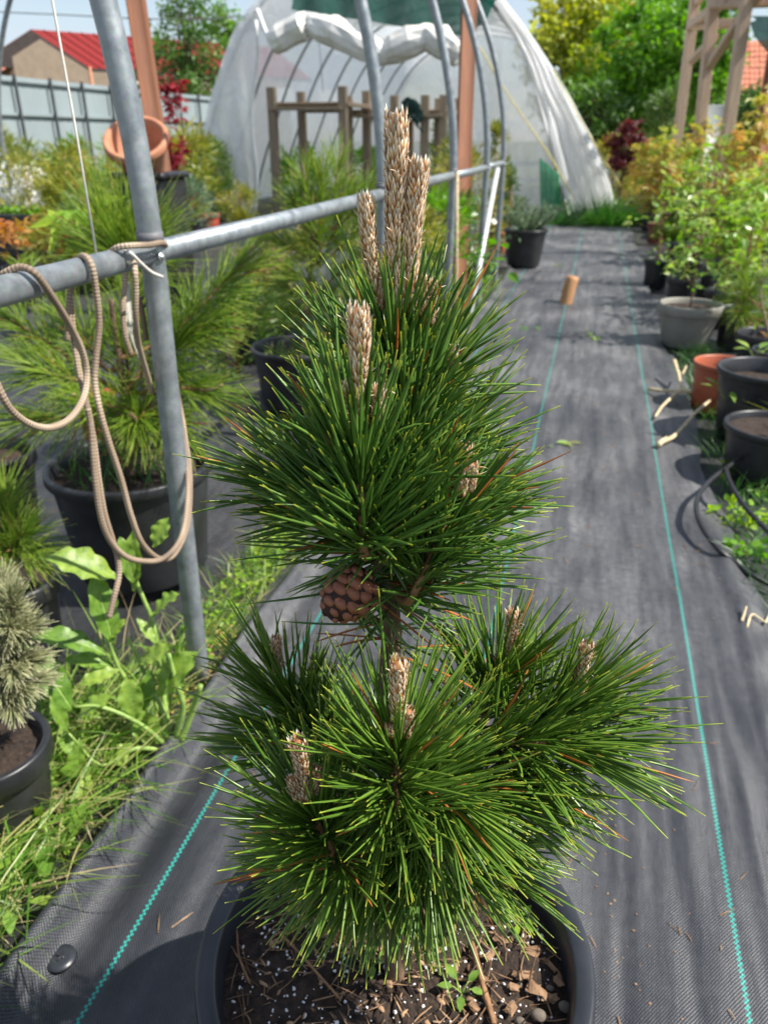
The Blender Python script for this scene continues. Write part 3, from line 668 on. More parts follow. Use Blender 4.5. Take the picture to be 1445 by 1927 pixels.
def shoot(parent, base, tip, d, slen, n, L, mat_, a0=64, a1=15, rn=.00132, droop=.006, stemr=.0035, dead=.02, candles=(), cm='candle', stem_mat='twig', sweep=None, segs=5, spread=1., lj=.12, mid=None, up=False):
    """branch from the trunk to the tip, needles in pairs along its last stretch, candles on the end"""
    base, tip, d = A(base), A(tip), A(d); s0 = tip - d * slen
    mb = MB()
    ml = mid if mid is not None else (base + s0) / 2 + A((0, 0, -.01))
    P = smoothpath([base, ml, s0, (s0 + tip) / 2, tip], 18)
    tube(mb, P, np.linspace(stemr * 1.4, stemr * .75, 18), 9, True, None, .10)
    br = part(mb, 'branch', M[stem_mat], parent)
    h = n // 2
    s = RNG.random(h) ** .9
    al = np.radians(a0 + (a1 - a0) * s + RNG.normal(0, 9, h)) * spread
    ph = np.arange(h) * 2.39996 + RNG.normal(0, .25, h)
    a, b = frames(d[None]); a, b = a[0], b[0]
    rad = a[None] * np.cos(ph)[:, None] + b[None] * np.sin(ph)[:, None]
    pos = s0 + d * slen * s[:, None] + rad * stemr * .6
    dr = unit(d[None] * np.cos(al)[:, None] + rad * np.sin(al)[:, None])
    pos = np.repeat(pos, 2, 0); dr = np.repeat(dr, 2, 0)
    dr = unit(dr + RNG.normal(0, .085, dr.shape))
    nn = len(pos); ln = L * np.clip(RNG.normal(1, lj, nn), .5, 1.25)
    bend = d[None] * (ln * RNG.uniform(-.02, .16, nn))[:, None] + A((0, 0, -1.))[None] * (droop * RNG.uniform(.3, 1.8, nn))[:, None] + RNG.normal(0, 1, (nn, 3)) * (ln * RNG.choice([.03, .06, .14], nn, p=[.5, .35, .15]))[:, None]
    keep = (pos + dr * ln[:, None] + bend)[:, 2] > .0
    if up: keep &= (dr[:, 2] > (-.22 if up == 1 else -.30)) | (RNG.random(nn) < .12)
    kd = (RNG.random(nn) < dead) * 1.0
    mb = MB(); needles(mb, pos[keep], dr[keep], ln[keep], bend[keep], rn * RNG.uniform(.8, 1.15, keep.sum()), segs, 3, None, kd[keep])
    part(mb, 'needles', M[mat_], br, True, 'stuff')
    for cb, ctp, r in candles:
        mb = MB(); candle(mb, cb, ctp, r * 1.08); part(mb, 'candle', M[cm], br)
    return br

pine = thing('pine_tree', 'young dark green pine in focus with upright cream candles and one brown cone', 'pine tree', (PC[0], PC[1], SZ))
tk = [A((PC[0], PC[1], SZ - .03)), D(742, 1560, H0), D(730, 1330, H0 - .004), D(736, 1180, H0), D(722, 1040, H0 + .004), D(735, 880, H0), D(742, 720, H0), D(742, 600, H0)]
TP = smoothpath(tk, 60)
mb = MB(); tube(mb, TP, np.interp(np.linspace(0, 1, 60), [0, .35, .7, 1], [.0135, .0105, .0070, .0045]), 12, True, None, .09)
part(mb, 'trunk', M['bark'], pine)
def trunk_at(z):
    i = np.argmin(np.abs(TP[:, 2] - z)); return TP[i]
def PX(lst, off, r): return [(D(a[0], a[1], H0 + off), D(b[0], b[1], H0 + off), rr) for a, b, rr in lst]
SH = [
 # tip px, py, depth offset, direction, stem length, needles, length, material, droop, candles, options
 (742, 585, 0, (0, .0, 1), .105, 520, .112, 'needle', .002, [((742, 590), (745, 214), .0082), ((768, 590), (791, 304), .0072), ((714, 580), (688, 369), .0062), ((722, 560), (718, 476), .0034), ((752, 570), (742, 468), .003), ((795, 600), (800, 520), .0034), ((810, 610), (815, 530), .003)], dict(a0=66, a1=17)),
 (828, 640, .045, (.45, .25, .9), .08, 330, .118, 'needle', .002, [], {}),
 (648, 660, .05, (-.5, .2, .85), .07, 230, .110, 'needle', .002, [], {}),
 (800, 735, -.03, (.30, .0, .95), .07, 220, .115, 'needle', .002, [((850, 700), (856, 655), .003)], {}),
 (670, 790, -.085, (-.05, .02, 1), .085, 560, .112, 'needle', .003, [((676, 790), (673, 580), .0074), ((655, 800), (650, 722), .0048), ((706, 790), (716, 728), .0048), ((684, 810), (680, 745), .0048)], dict(a0=56, a1=22, spread=1.)),
 (528, 885, 0, (-.82, .05, .58), .085, 460, .108, 'needle', .004, [], {}),
 (575, 930, -.03, (-.85, -.12, .40), .07, 240, .108, 'needle', .006, [], {}),
 (866, 935, -.05, (.36, .0, .9), .08, 380, .115, 'needle', .003, [((866, 930), (876, 836), .0058), ((884, 925), (888, 870), .0042)], dict(a0=60, a1=28)),
 (880, 805, .06, (.72, .15, .65), .09, 380, .115, 'needle', .003, [], {}),
 (905, 925, .01, (.86, .0, .46), .08, 380, .113, 'needle', .005, [], {}),
 (775, 880, -.07, (.22, -.1, .95), .06, 240, .110, 'needle', .002, [], dict(a0=52)),
 (610, 860, -.03, (-.4, .0, .9), .06, 240, .110, 'needle', .002, [], dict(a0=52)),
 (735, 985, 0, (0, 0, 1), .13, 80, .105, 'needle', .018, [], dict(a0=95, a1=70, dead=.18)),
 (800, 1090, -.02, (.65, -.2, .15), .06, 110, .110, 'needle', .008, [], dict(dead=.12)),
 (640, 1010, -.01, (-.75, 0, .3), .07, 110, .125, 'needle', .008, [], dict(dead=.05)),
 # lower tier
 (750, 1370, -.12, (.02, .0, 1), .07, 520, .118, 'needle_low', .003, [((750, 1350), (750, 1246), .0068), ((764, 1385), (768, 1336), .0048), ((737, 1385), (734, 1362), .0042)], dict(a0=60, a1=30)),
 (955, 1235, .05, (.30, .12, .95), .08, 420, .120, 'needle_low', .003, [((955, 1240), (966, 1148), .0062), ((975, 1250), (978, 1212), .004), ((938, 1262), (934, 1235), .004)], dict(a0=62, a1=24)),
 (1080, 1320, .0, (.62, -.02, .62), .09, 420, .122, 'needle_low', .003, [((1088, 1310), (1105, 1212), .0064), ((1080, 1345), (1093, 1302), .0052), ((1050, 1335), (1050, 1318), .004)], {}),
 (1075, 1395, -.04, (.90, -.18, .22), .09, 420, .122, 'needle_low', .006, [], {}),
 (575, 1510, -.12, (-.30, -.08, .9), .08, 500, .115, 'needle_low', .004, [((575, 1500), (560, 1394), .0072), ((592, 1490), (594, 1446), .005), ((562, 1505), (549, 1466), .0046)], dict(a0=60, a1=30)),
 (520, 1280, .04, (-.42, .1, .85), .085, 400, .116, 'needle_low', .003, [((523, 1280), (520, 1200), .0052)], {}),
 (520, 1390, .0, (-.82, .0, .4), .08, 330, .116, 'needle_low', .005, [], {}),
 (610, 1360, .05, (-.2, .1, .9), .07, 260, .112, 'needle_low', .004, [], {}),
 (600, 1600, -.08, (-.66, -.45, .18), .07, 420, .112, 'needle_low', .010, [((598, 1604), (592, 1548), .0070)], dict(cm='budgrey', a1=34)),
 (820, 1640, -.09, (.15, -.8, .12), .06, 420, .108, 'needle_low', .012, [((818, 1642), (820, 1588), .0062)], dict(cm='budgrey', a1=34)),
 (980, 1490, -.05, (.85, -.30, .15), .09, 420, .120, 'needle_low', .008, [], {}),
 (742, 1520, -.11, (.05, -.7, .5), .05, 150, .105, 'needle_low', .006, [((738, 1500), (735, 1478), .0045)], {}),
 (940, 1620, -.05, (.80, -.35, -.02), .08, 380, .115, 'needle_low', .010, [], {}),
 (670, 1665, -.07, (-.45, -.75, -.05), .06, 330, .105, 'needle_low', .014, [], {}),
 (770, 1690, -.06, (.1, -.9, -.25), .06, 260, .102, 'needle_low', .014, [], dict(dead=.06)),
 (880, 1400, -.03, (.5, .0, .8), .08, 340, .118, 'needle_low', .004, [], {}),
 (880, 1520, -.11, (.55, -.6, .25), .07, 320, .112, 'needle_low', .008, [], dict(dead=.06)),
 (800, 1420, .08, (.2, .5, .6), .07, 240, .115, 'needle_low', .004, [], {}),
 (560, 1600, .02, (-.85, .1, .1), .08, 300, .112, 'needle_low', .010, [], {}),
]
for px, py, off, dd, sl, n, L, mt, dr, cds, opt in SH:
    d = cdir(*dd); low = mt == 'needle_low'
    tip = D(px, py, H0 + off) - d * (.0 if px > 1000 else .020 if low else .026)
    n = int(n * (.50 if low else .53)); L = L * (.82 if low else .77)
    bz = tip[2] - .05 - .55 * np.linalg.norm((tip - trunk_at(tip[2]))[:2]) * .7
    base = trunk_at(max(bz, SZ + .05))
    shoot(pine, base, tip, d, sl, n, L, mt, droop=dr, candles=PX(cds, off, 0), **{**dict(stemr=.0036, up=(1 if n > 120 else 0) if not low else (2 if dd[2] > .8 else 0)), **opt})
# the cone
cc = D(655, 1120, H0 - .05); cax = cdir(-.62, -.45, -.45); ca, cb_ = frames(cax[None]); ca, cb_ = ca[0], cb_[0]
CL, CR = .050, .0235
def cone_r(s): return CR * np.interp(s, [0, .12, .32, .55, .8, 1], [.50, .86, 1.0, .96, .76, .34])
mb = MB(); s = np.linspace(0, 1, 14); tube(mb, cc - cax * CL * .5 + cax * CL * s[:, None], cone_r(s) * .93, 16)
cone = part(mb, 'cone', M['conegap'], pine)
mb = MB(); tube(mb, smoothpath([trunk_at(cc[2] + .035), cc - cax * CL * .75, cc - cax * CL * .45], 8), .0042, 8); part(mb, 'cone_stalk', M['bark'], pine)
mbs = MB(); rg = [(math.cos(a_) * .56, math.sin(a_) * .50 + (.06 if abs(math.sin(a_)) > .8 else 0)) for a_ in np.radians([0, 40, 90, 140, 180, 225, 270, 315])]
q = [(x_, y_, -.30) for x_, y_ in rg]; q2 = [(x_ * .84, y_ * .84, .06) for x_, y_ in rg]; q3 = [(x_ * .36, y_ * .36 - .03, .17) for x_, y_ in rg]
mbs.addf(A(q + q2 + q3 + [(0, -.06, .26)]), [(i, (i + 1) % 8, 8 + (i + 1) % 8, 8 + i) for i in range(8)] + [(8 + i, 8 + (i + 1) % 8, 16 + (i + 1) % 8, 16 + i) for i in range(8)] + [(16 + i, 16 + (i + 1) % 8, 24) for i in range(8)])
sme = mbs.mesh('scale', (0, 0, 0), True); sme.materials.append(M['cone'])
ga = math.pi * (3 - math.sqrt(5)); ns = 48
for k in range(ns):
    s_ = (k + .8) / ns; th = k * ga + random.uniform(-.1, .1); rd = ca * math.cos(th) + cb_ * math.sin(th); r_ = float(cone_r(s_))
    slope = float((cone_r(min(s_ + .02, 1)) - cone_r(max(s_ - .02, 0))) / (.04 * CL)); nrm = rd - cax * slope; nrm /= np.linalg.norm(nrm)
    yv = cax - nrm * np.dot(cax, nrm); yv /= np.linalg.norm(yv); xv = np.cross(yv, nrm)
    szx = max(.0045, .0142 * (r_ / CR) ** .6) * random.uniform(.92, 1.08); p = cc - cax * CL * .5 + cax * CL * s_ + rd * (r_ * .95)
    o = bpy.data.objects.new('scale', sme); COL.objects.link(o); o.parent = cone
    mt4 = Matrix(((xv[0] * szx, -yv[0] * szx * .82, nrm[0] * szx * .85, p[0] - ORG[cone][0]), (xv[1] * szx, -yv[1] * szx * .82, nrm[1] * szx * .85, p[1] - ORG[cone][1]), (xv[2] * szx, -yv[2] * szx * .82, nrm[2] * szx * .85, p[2] - ORG[cone][2]), (0, 0, 0, 1)))
    o.matrix_basis = mt4
# ---- what lies on the potting soil
def soil_spots(n, c, R, hole=0.):
    a = RNG.random(n) * 6.283; r = R * np.sqrt(RNG.random(n) * (1 - hole) + hole); return np.stack([c[0] + r * np.cos(a), c[1] + r * np.sin(a)], -1)
mb = MB(); S = soil_spots(760, PC, .20)
ICO = A([(0, 0, 1), (.89, 0, .45), (.28, .85, .45), (-.72, .53, .45), (-.72, -.53, .45), (.28, -.85, .45), (.72, .53, -.45), (-.28, .85, -.45), (-.89, 0, -.45), (-.28, -.85, -.45), (.72, -.53, -.45), (0, 0, -1)])
ICOF = A([(0, 1, 2), (0, 2, 3), (0, 3, 4), (0, 4, 5), (0, 5, 1), (1, 6, 2), (2, 7, 3), (3, 8, 4), (4, 9, 5), (5, 10, 1), (6, 7, 2), (7, 8, 3), (8, 9, 4), (9, 10, 5), (10, 6, 1), (11, 7, 6), (11, 8, 7), (11, 9, 8), (11, 10, 9), (11, 6, 10)])
for x, y in S:
    r = random.choice([.0008, .001, .0013, .0018, .0024]); mb.add(ICO * r * RNG.uniform(.6, 1.35, (12, 1)) * RNG.uniform(.6, 1.3, 3) + A((x, y, SZ + .003)), ICOF)
solo(mb, 'perlite_grains', M['perlite'], 'white perlite grains scattered over the potting soil of the pine in focus', 'perlite', (PC[0], PC[1], SZ), kind='stuff', smooth=False)
mb = MB(); S = soil_spots(420, PC, .20); d = randdir(420); d[:, 2] *= .25; d = unit(d)
needles(mb, np.column_stack([S, np.full(420, SZ + .004)]), d, RNG.uniform(.012, .05, 420), RNG.normal(0, .004, (420, 3)) * A((1, 1, .2)), RNG.uniform(.0006, .0014, 420), 2, 3)
S = soil_spots(130, PC, .19)
for x, y in S:
    l = random.uniform(.004, .010); a_ = random.random() * 6.28; ca_, sa_ = math.cos(a_), math.sin(a_)
    V = ICO * RNG.uniform(.55, 1.25, (12, 1)) * A((l, l * random.uniform(.2, .55), .0022)); V = np.stack([V[:, 0] * ca_ - V[:, 1] * sa_, V[:, 0] * sa_ + V[:, 1] * ca_, V[:, 2] + V[:, 0] * random.uniform(-.25, .25)], -1)
    mb.add(V + A((x, y, SZ + .004)), ICOF)
solo(mb, 'litter', M['chip'], 'brown bark crumbs and fallen needles littering the soil of the pine in focus', 'litter', (PC[0], PC[1], SZ), kind='stuff')
for i, (px, py, ln, wd, rz) in enumerate([(1012, 1868, .030, .014, -.5), (985, 1836, .026, .009, .3), (960, 1900, .022, .011, 1.2), (1035, 1820, .026, .007, -.8), (920, 1800, .024, .008, .9), (1000, 1790, .03, .006, .1), (1050, 1850, .017, .010, 2.0), (905, 1850, .028, .006, 1.4), (965, 1860, .018, .010, .2), (940, 1770, .022, .007, -.4), (1040, 1880, .016, .011, .6), (890, 1900, .02, .008, -1)]):
    p = G(px, py, SZ + .005); mb = MB(); box(mb, p + A((0, 0, .003)), (ln * .72, wd * .72, .0045), rz, M=np.asarray(Matrix.Rotation(random.uniform(-.3, .3), 3, 'Y')), bev=.0015); mb.v[0] += RNG.normal(0, 1, mb.v[0].shape) * A((ln * .12, ln * .10, .0012))
    solo(mb, 'bark_chip', M['chip'], 'pale chip of bark lying on the soil of the pine in focus', 'bark chip', None, 'bark chips on the potting soil', smooth=False)
for i, (px, py, r) in enumerate([(1012, 1915, .011), (1062, 1898, .009), (978, 1924, .007), (1034, 1862, .006)]):
    p = G(px, py, SZ + .004); V = ICO * r * A((1.15, .95, .7)) * RNG.uniform(.88, 1.1, (12, 1)); mb = MB(); mb.add(V + p + A((0, 0, r * .45)), ICOF)
    o = solo(mb, 'pebble', M['stone'], 'grey brown pebble on the soil of the pine in focus', 'pebble', None, 'pebbles on the potting soil')
    sm = o.modifiers.new('round', 'SUBSURF'); sm.levels = 2; sm.render_levels = 2
for i, (a, b, c, r) in enumerate([((888, 1775), (905, 1840), (930, 1927), .0036), ((545, 1780), (600, 1700), (640, 1690), .002), ((640, 1880), (560, 1790), (520, 1750), .0016), ((470, 1850), (450, 1800), (445, 1740), .0014)]):
    mb = MB(); tube(mb, smoothpath([G(*a, SZ + .010), G(*b, SZ + .012), G(*c, SZ + .008)], 10), r, 7, True, None, .1)
    solo(mb, 'twig', M['twig'], ['thick brown twig lying across the potting soil under the pine', 'dry bent twig on the shaded soil beside the pot wall'][0 if i == 0 else 1], 'twig', None, None if i == 0 else 'thin twigs on the potting soil')
def rosette(label, px, py, z, n, L, name='seedling', m='weed', T=OVAL, upv=.7, group=None):
    c = G(px, py, z); t = thing(name, label, 'seedling', c, group)
    mb = MB()
    for k in range(n):
        a = k * 2.4; tube(mb, smoothpath([c, c + A((math.cos(a) * L * .3, math.sin(a) * L * .3, L * .4)), c + A((math.cos(a) * L * .5, math.sin(a) * L * .5, L * .6))], 6), .0009, 5)
    part(mb, 'stem', M['greenstem'], t)
    for k in range(n):
        a = k * 2.4; mb = MB(); dr = A([[math.cos(a), math.sin(a), random.uniform(-.1, .5)]])
        cards(mb, c[None] + A([[math.cos(a) * L * .5, math.sin(a) * L * .5, L * .6]]), dr, A([[0, 0, 1.]]), L * random.uniform(.8, 1.15), T); part(mb, 'leaf', M[m], t)
    return t
rosette('small bright green weed seedling at the front of the potting soil', 868, 1870, SZ, 5, .022)
rosette('small lobed weed seedling in the sun by the right pot wall', 972, 1740, SZ, 6, .018, m='lime')
rosette('tiny shaded weed seedling under the drooping pine needles', 705, 1815, SZ, 4, .016)

# dry needles, soil crumbs and straw trodden onto the path
n = 260; x_ = RNG.uniform(-.62, .5, n); y_ = .75 + 9 * RNG.random(n) ** 1.7; B = np.column_stack([x_, y_, path_h(x_, y_) + .003]); d = unit(randdir(n) * A((1, 1, .05)))
mb = MB(); needles(mb, B, d, RNG.uniform(.01, .05, n), RNG.normal(0, .004, (n, 3)) * A((1, 1, .1)), RNG.uniform(.0007, .0014, n), 3, 3)
for k in range(150):
    xx, yy = random.uniform(-.6, .5), .8 + 7 * random.random() ** 1.5
    if k < 60: xx, yy = .12 + random.gauss(0, .10), 3.2 + random.gauss(0, .16)
    if 60 <= k < 110: xx, yy = .15 + random.gauss(0, .05), .98 + random.gauss(0, .12)
    r = random.uniform(.0006, .0022); mb.add(ICO * r * A((1.4, 1, .6)) * RNG.uniform(.7, 1.3, (12, 1)) + A((xx, yy, float(path_h(A([xx]), A([yy]))[0]) + r * .4)), ICOF)
solo(mb, 'path_litter', M['chip'], 'dry needles and soil crumbs scattered over the path fabric', 'litter', (0, 2, 0), kind='stuff')

# ================================================================== LEFT BED: potted pines and the rest
def pine_plant(label, loc, shoots, n=150, L=.12, m='needle_bg', rn=.0011, trunk_r=.009, name='pine_tree', a0=66, a1=18, droop=.012, candlef=0., segs=4, stem='twig', dead=.02, lean=(0, 0), slen=.11):
    t = thing(name, label, 'pine tree', loc); loc = A(loc)
    top = max(s[0][2] for s in shoots)
    cen = np.mean([s[0] for s in shoots], 0)
    tp_ = smoothpath([loc + A((0, 0, -.02)), loc + (A((cen[0], cen[1], loc[2] + (top - loc[2]) * .55)) - loc) * A((.6, .6, 1)), A((cen[0] * .7 + loc[0] * .3, cen[1] * .7 + loc[1] * .3, loc[2] + (top - loc[2]) * .88))], 24)
    mb = MB(); tube(mb, tp_, np.linspace(trunk_r, trunk_r * .5, 24), 8, True, None, .08); part(mb, 'trunk', M['bark'], t)
    for s in shoots:
        tip, d = A(s[0]), cdir(*s[1]); k = s[2] if len(s) > 2 else 1.
        hz = np.linalg.norm((tip - tp_[-1])[:2]); bz = tip[2] - .08 - .45 * hz
        i = np.argmin(np.abs(tp_[:, 2] - bz)); base = tp_[i]
        cds = []
        if random.random() < candlef: cds = [(tip - d * .004, tip + d * .05 + A((0, 0, .02)), .004)]
        shoot(t, base, tip, d, slen * k, int(n * k), L, m, a0, a1, rn, droop, trunk_r * .38, dead, cds, segs=segs)
    return t
def DP(lst, hd): return [(D(px, py, hd + o), dd, *r) for px, py, o, dd, *r in lst]

C1 = A((-1.30, 1.93, 0.)); pot('wide black pot with the sprawling bright green pine behind the rope coils', C1, .25, .36, 'blackplastic', .05, .20, .016, .035, segs=64)
pine_plant('sprawling bright green pine in the wide black pot behind the coiled rope', (C1[0], C1[1], .31), DP([
 (60, 690, -.1, (-.85, 0, .3)), (235, 650, 0, (0, 0, 1)), (130, 600, 0, (-.45, 0, .8)), (455, 500, .1, (.70, .25, .62), 1.6), (395, 610, 0, (.8, -.1, .4), 1.3), (390, 735, -.06, (.85, -.25, 0)), (330, 640, -.05, (.35, -.2, .8)),
 (170, 760, -.18, (-.4, -.5, .25)), (20, 600, 0, (-.75, 0, .55)), (255, 790, -.2, (.1, -.65, .15)), (50, 790, -.12, (-.75, -.3, .05)), (330, 800, -.14, (.45, -.5, .0)), (100, 680, .1, (-.5, .3, .6)), (300, 720, .1, (.3, .3, .6)), (240, 560, .1, (.1, .2, .95))], 2.2), 190, .135, 'needle_bg', .0012, .014, a0=70, candlef=.5, droop=.016, slen=.16)
# weeds growing in that pot
def tuft(label, c, R, n, L, m='grass', name='grass_tuft', width=.004, lean=.35, kind=None, cat='grass', group=None, segs=4):
    mb = MB(); S = soil_spots(n, c, R); d = randdir(n) * A((lean, lean, .2)) + A((0, 0, 1.)); d = unit(d)
    ln = L * RNG.uniform(.5, 1.2, n)
    fall = unit(d * A((1, 1, 0)) + RNG.normal(0, .1, (n, 3)) * A((1, 1, 0))) * (ln * RNG.uniform(.05, .6, n))[:, None] + A((0, 0, -1.)) * (ln * RNG.uniform(0, .4, n))[:, None]
    blades(mb, np.column_stack([S, np.full(n, c[2])]), d, ln, fall, width * RNG.uniform(.6, 1.2, n), segs)
    return solo(mb, name, M[m], label, cat, c, group, kind=kind)
tuft('dark green grass and weeds growing on the soil of the wide black pot', (C1[0], C1[1], .31), .18, 150, .12, 'grassdark', 'grass_tuft')

C2 = A((-1.40, 3.67, 0.)); pot('plain black pot with a slim trunked pine between the steel pipes', C2, .235, .30, 'blackplastic', .06, .19, .014, .03, segs=56)
pine_plant('slim yellow green pine rising above the rail in front of the polytunnel', (C2[0] + .02, C2[1], .24), DP([
 (605, 330, 0, (0, 0, 1), 1.2), (555, 380, 0, (-.45, 0, .85), 1.1), (655, 380, 0, (.45, 0, .85), 1.1), (525, 450, .05, (-.75, 0, .5)), (690, 420, .05, (.7, 0, .6)), (600, 440, -.1, (.0, -.5, .7)), (560, 520, -.1, (-.5, -.4, .4)), (650, 500, -.05, (.5, -.3, .5)), (600, 380, .1, (0, .3, .9)), (530, 530, .1, (-.6, .2, .5)), (640, 300, .1, (.2, .1, .9)), (575, 340, -.05, (-.2, -.1, .95)), (700, 350, .0, (.6, 0, .7)), (620, 560, .0, (.5, .0, .4)), (560, 590, 0, (-.5, -.2, .3))], 3.95), 130, .15, 'needle_yel', .0016, .013, candlef=.6, slen=.2)
tuft('mossy green weeds on the soil of the plain black pot', (C2[0], C2[1], .24), .17, 120, .09, 'grass', 'grass_tuft', .005)
C7 = A((-2.10, 3.0, 0.)); C7[:2] = D(240, 480, 3.05)[:2]
pot('black pot hidden behind the sprawling pine', C7, .18, .28, 'blackplastic', .04, segs=40)
pine_plant('long needled pine fanning out behind the main steel pipe', (C7[0], C7[1], .24), DP([(230, 440, 0, (0, 0, 1), 1.4), (200, 420, .0, (-.4, 0, .9)), (265, 430, 0, (.35, 0, .9)), (215, 470, -.1, (-.5, -.3, .7)), (285, 470, 0, (.6, 0, .6)), (180, 470, .1, (-.7, 0, .5))], 3.05), 110, .22, 'needle_bg', .0015, .012, slen=.14)

# lower left corner pots
C3 = G(15, 1085, .24); C3[2] = 0.
pot('black pot with a soft needled pine beside the broad leaved weed', C3, .125, .24, 'blackplastic', .03, segs=48)
h3 = float(C3 @ FW)
pine_plant('soft light green pine spilling over its black pot near the weed', (C3[0], C3[1], .21), DP([(20, 985, 0, (0, 0, 1)), (50, 1000, -.05, (.6, -.2, .6)), (-40, 960, 0, (-.5, 0, .8)), (60, 1040, -.05, (.8, -.3, .2)), (0, 1040, -.1, (-.1, -.8, .3)), (10, 930, .05, (.1, .1, .9)), (-20, 1010, -.05, (-.6, -.4, .4))], h3), 130, .10, 'needle_yel', .0009, .007, slen=.07)
C4 = G(-22, 1400, .18); C4[2] = 0.
pot('low black pot holding the pale variegated dwarf pine', C4, .115, .18, 'blackplastic', .03, segs=48)
h4 = float(C4 @ FW)
pine_plant('pale cream and green dwarf pine in a low black pot', (C4[0], C4[1], .15), DP([(24, 1120, -.03, (.3, -.2, .9)), (-16, 1110, 0, (-.1, 0, 1)), (-56, 1130, 0, (-.4, 0, .9)), (54, 1180, -.02, (.8, -.2, .5)), (14, 1180, -.06, (.2, -.7, .6)), (-36, 1170, -.05, (-.3, -.7, .5)), (64, 1240, 0, (.85, -.1, .3)), (24, 1260, -.05, (.4, -.7, .2)), (-26, 1250, -.06, (-.3, -.7, .2)), (4, 1090, .04, (.1, .3, .9)), (44, 1300, -.03, (.7, -.5, 0)), (-6, 1300, -.05, (.1, -.8, .1)), (-51, 1290, -.03, (-.6, -.6, .1)), (24, 1330, -.04, (.5, -.7, -.2)), (69, 1280, .02, (.9, .2, .1)), (-21, 1210, -.07, (0, -.9, .3))], h4), 260, .042, 'needle_white', .0010, .007, slen=.075, droop=.002)
C5 = G(-35, 850, .30); C5[2] = 0.
pot('black pot standing empty at the edge beside the sprawling pine', C5, .17, .30, 'blackplastic', .05, segs=48)
# ------------------------------------------------------------------ broad leaved weed
wb = G(300, 1400, 0.); HW = float(wb @ FW)
weed = thing('broadleaf_weed', 'large bright green weed with wavy toothed leaves growing beside the path edge', 'weed', wb)
def DW(px, py, o=0.): return D(px, py, HW + o)
def stalk(pts, r0, r1):
    mb = MB(); tube(mb, smoothpath([DW(*p) for p in pts], 16), np.linspace(r0, r1, 16) * .75, 9, True, None, .05); part(mb, 'stem', M['greenstem'], weed)
stalk([(318, 1400, .0), (300, 1320, .02), (240, 1280, .03), (215, 1235, .03), (205, 1200, .03)], .009, .005)
stalk([(322, 1400, .0), (305, 1290, .05), (290, 1180, .08), (272, 1130, .09), (256, 1090, .10), (252, 1060, .10)], .009, .0045)
stalk([(330, 1390, .0), (345, 1330, .0), (330, 1280, .0), (318, 1230, .0)], .011, .006)
stalk([(340, 1395, .0), (362, 1340, .01), (378, 1290, .0)], .011, .008)
stalk([(310, 1400, -.02), (260, 1360, -.03), (190, 1330, -.04), (140, 1330, -.05)], .008, .004)
stalk([(320, 1390, .02), (265, 1250, .06), (240, 1200, .07)], .007, .005)
stalk([(300, 1410, -.02), (250, 1410, -.05), (190, 1440, -.08), (130, 1380, -.1)], .008, .003)
def wleaf(b, t, wd, sag=.15, o1=0., o2=0., curl=.25, seed=0, parent=None, mt='weed', m=30):
    p, q = DW(b[0], b[1], o1), DW(t[0], t[1], o2); d = q - p; L = np.linalg.norm(d); y = d / L
    view = unit((A((0, 0, EYE)) - (p + q) / 2)[None])[0]
    nrm = unit((A((0, 0, 1.)) * .75 + view * .55 + RNG.normal(0, .22, 3))[None])[0]; x = np.cross(y, nrm); x /= np.linalg.norm(x); nrm = np.cross(x, y)
    W = wd * L * 1.35; ys = np.linspace(0, 1, m + 1); rows = []
    u5 = np.linspace(-1, 1, 7)
    ph = random.random() * 6
    for s in ys:
        wv = W * .5 * (math.sin(math.pi * min(1, s * .93 + .05) ** 1.15)) * (1 + .025 * math.sin(s * 44 + ph) + .035 * math.sin(s * 19 + 2 * ph))
        arch = L * sag * (4 * s * (1 - s)) * .8
        for u in u5:
            e = abs(u) ** 3 * W * .07 * math.sin(s * 24 + (2 if u > 0 else 0) + ph)
            rows.append(p + y * L * s + x * u * wv + nrm * (arch + abs(u) * wv * curl + e) )
    F = []
    for i in range(m):
        for j in range(6): F.append((i * 7 + j, i * 7 + j + 1, (i + 1) * 7 + j + 1, (i + 1) * 7 + j))
    mb = MB(); c = np.zeros((len(rows), 3)); c[:, 0] = np.repeat(ys, 7); c[:, 1] = random.random(); mb.add(A(rows), F, c)
    lf = part(mb, 'leaf', M[mt], parent or weed)
    mb = MB(); tube(mb, smoothpath([p + nrm * -.001, p + y * L * .3 + nrm * (L * sag * .66 - .0006), p + y * L * .6 + nrm * (L * sag * .75 - .0006), p + y * L * .92 + nrm * L * sag * .2], 8), np.linspace(L * .016, L * .004, 8), 6)
    part(mb, 'midrib', M['greenstem'], lf)
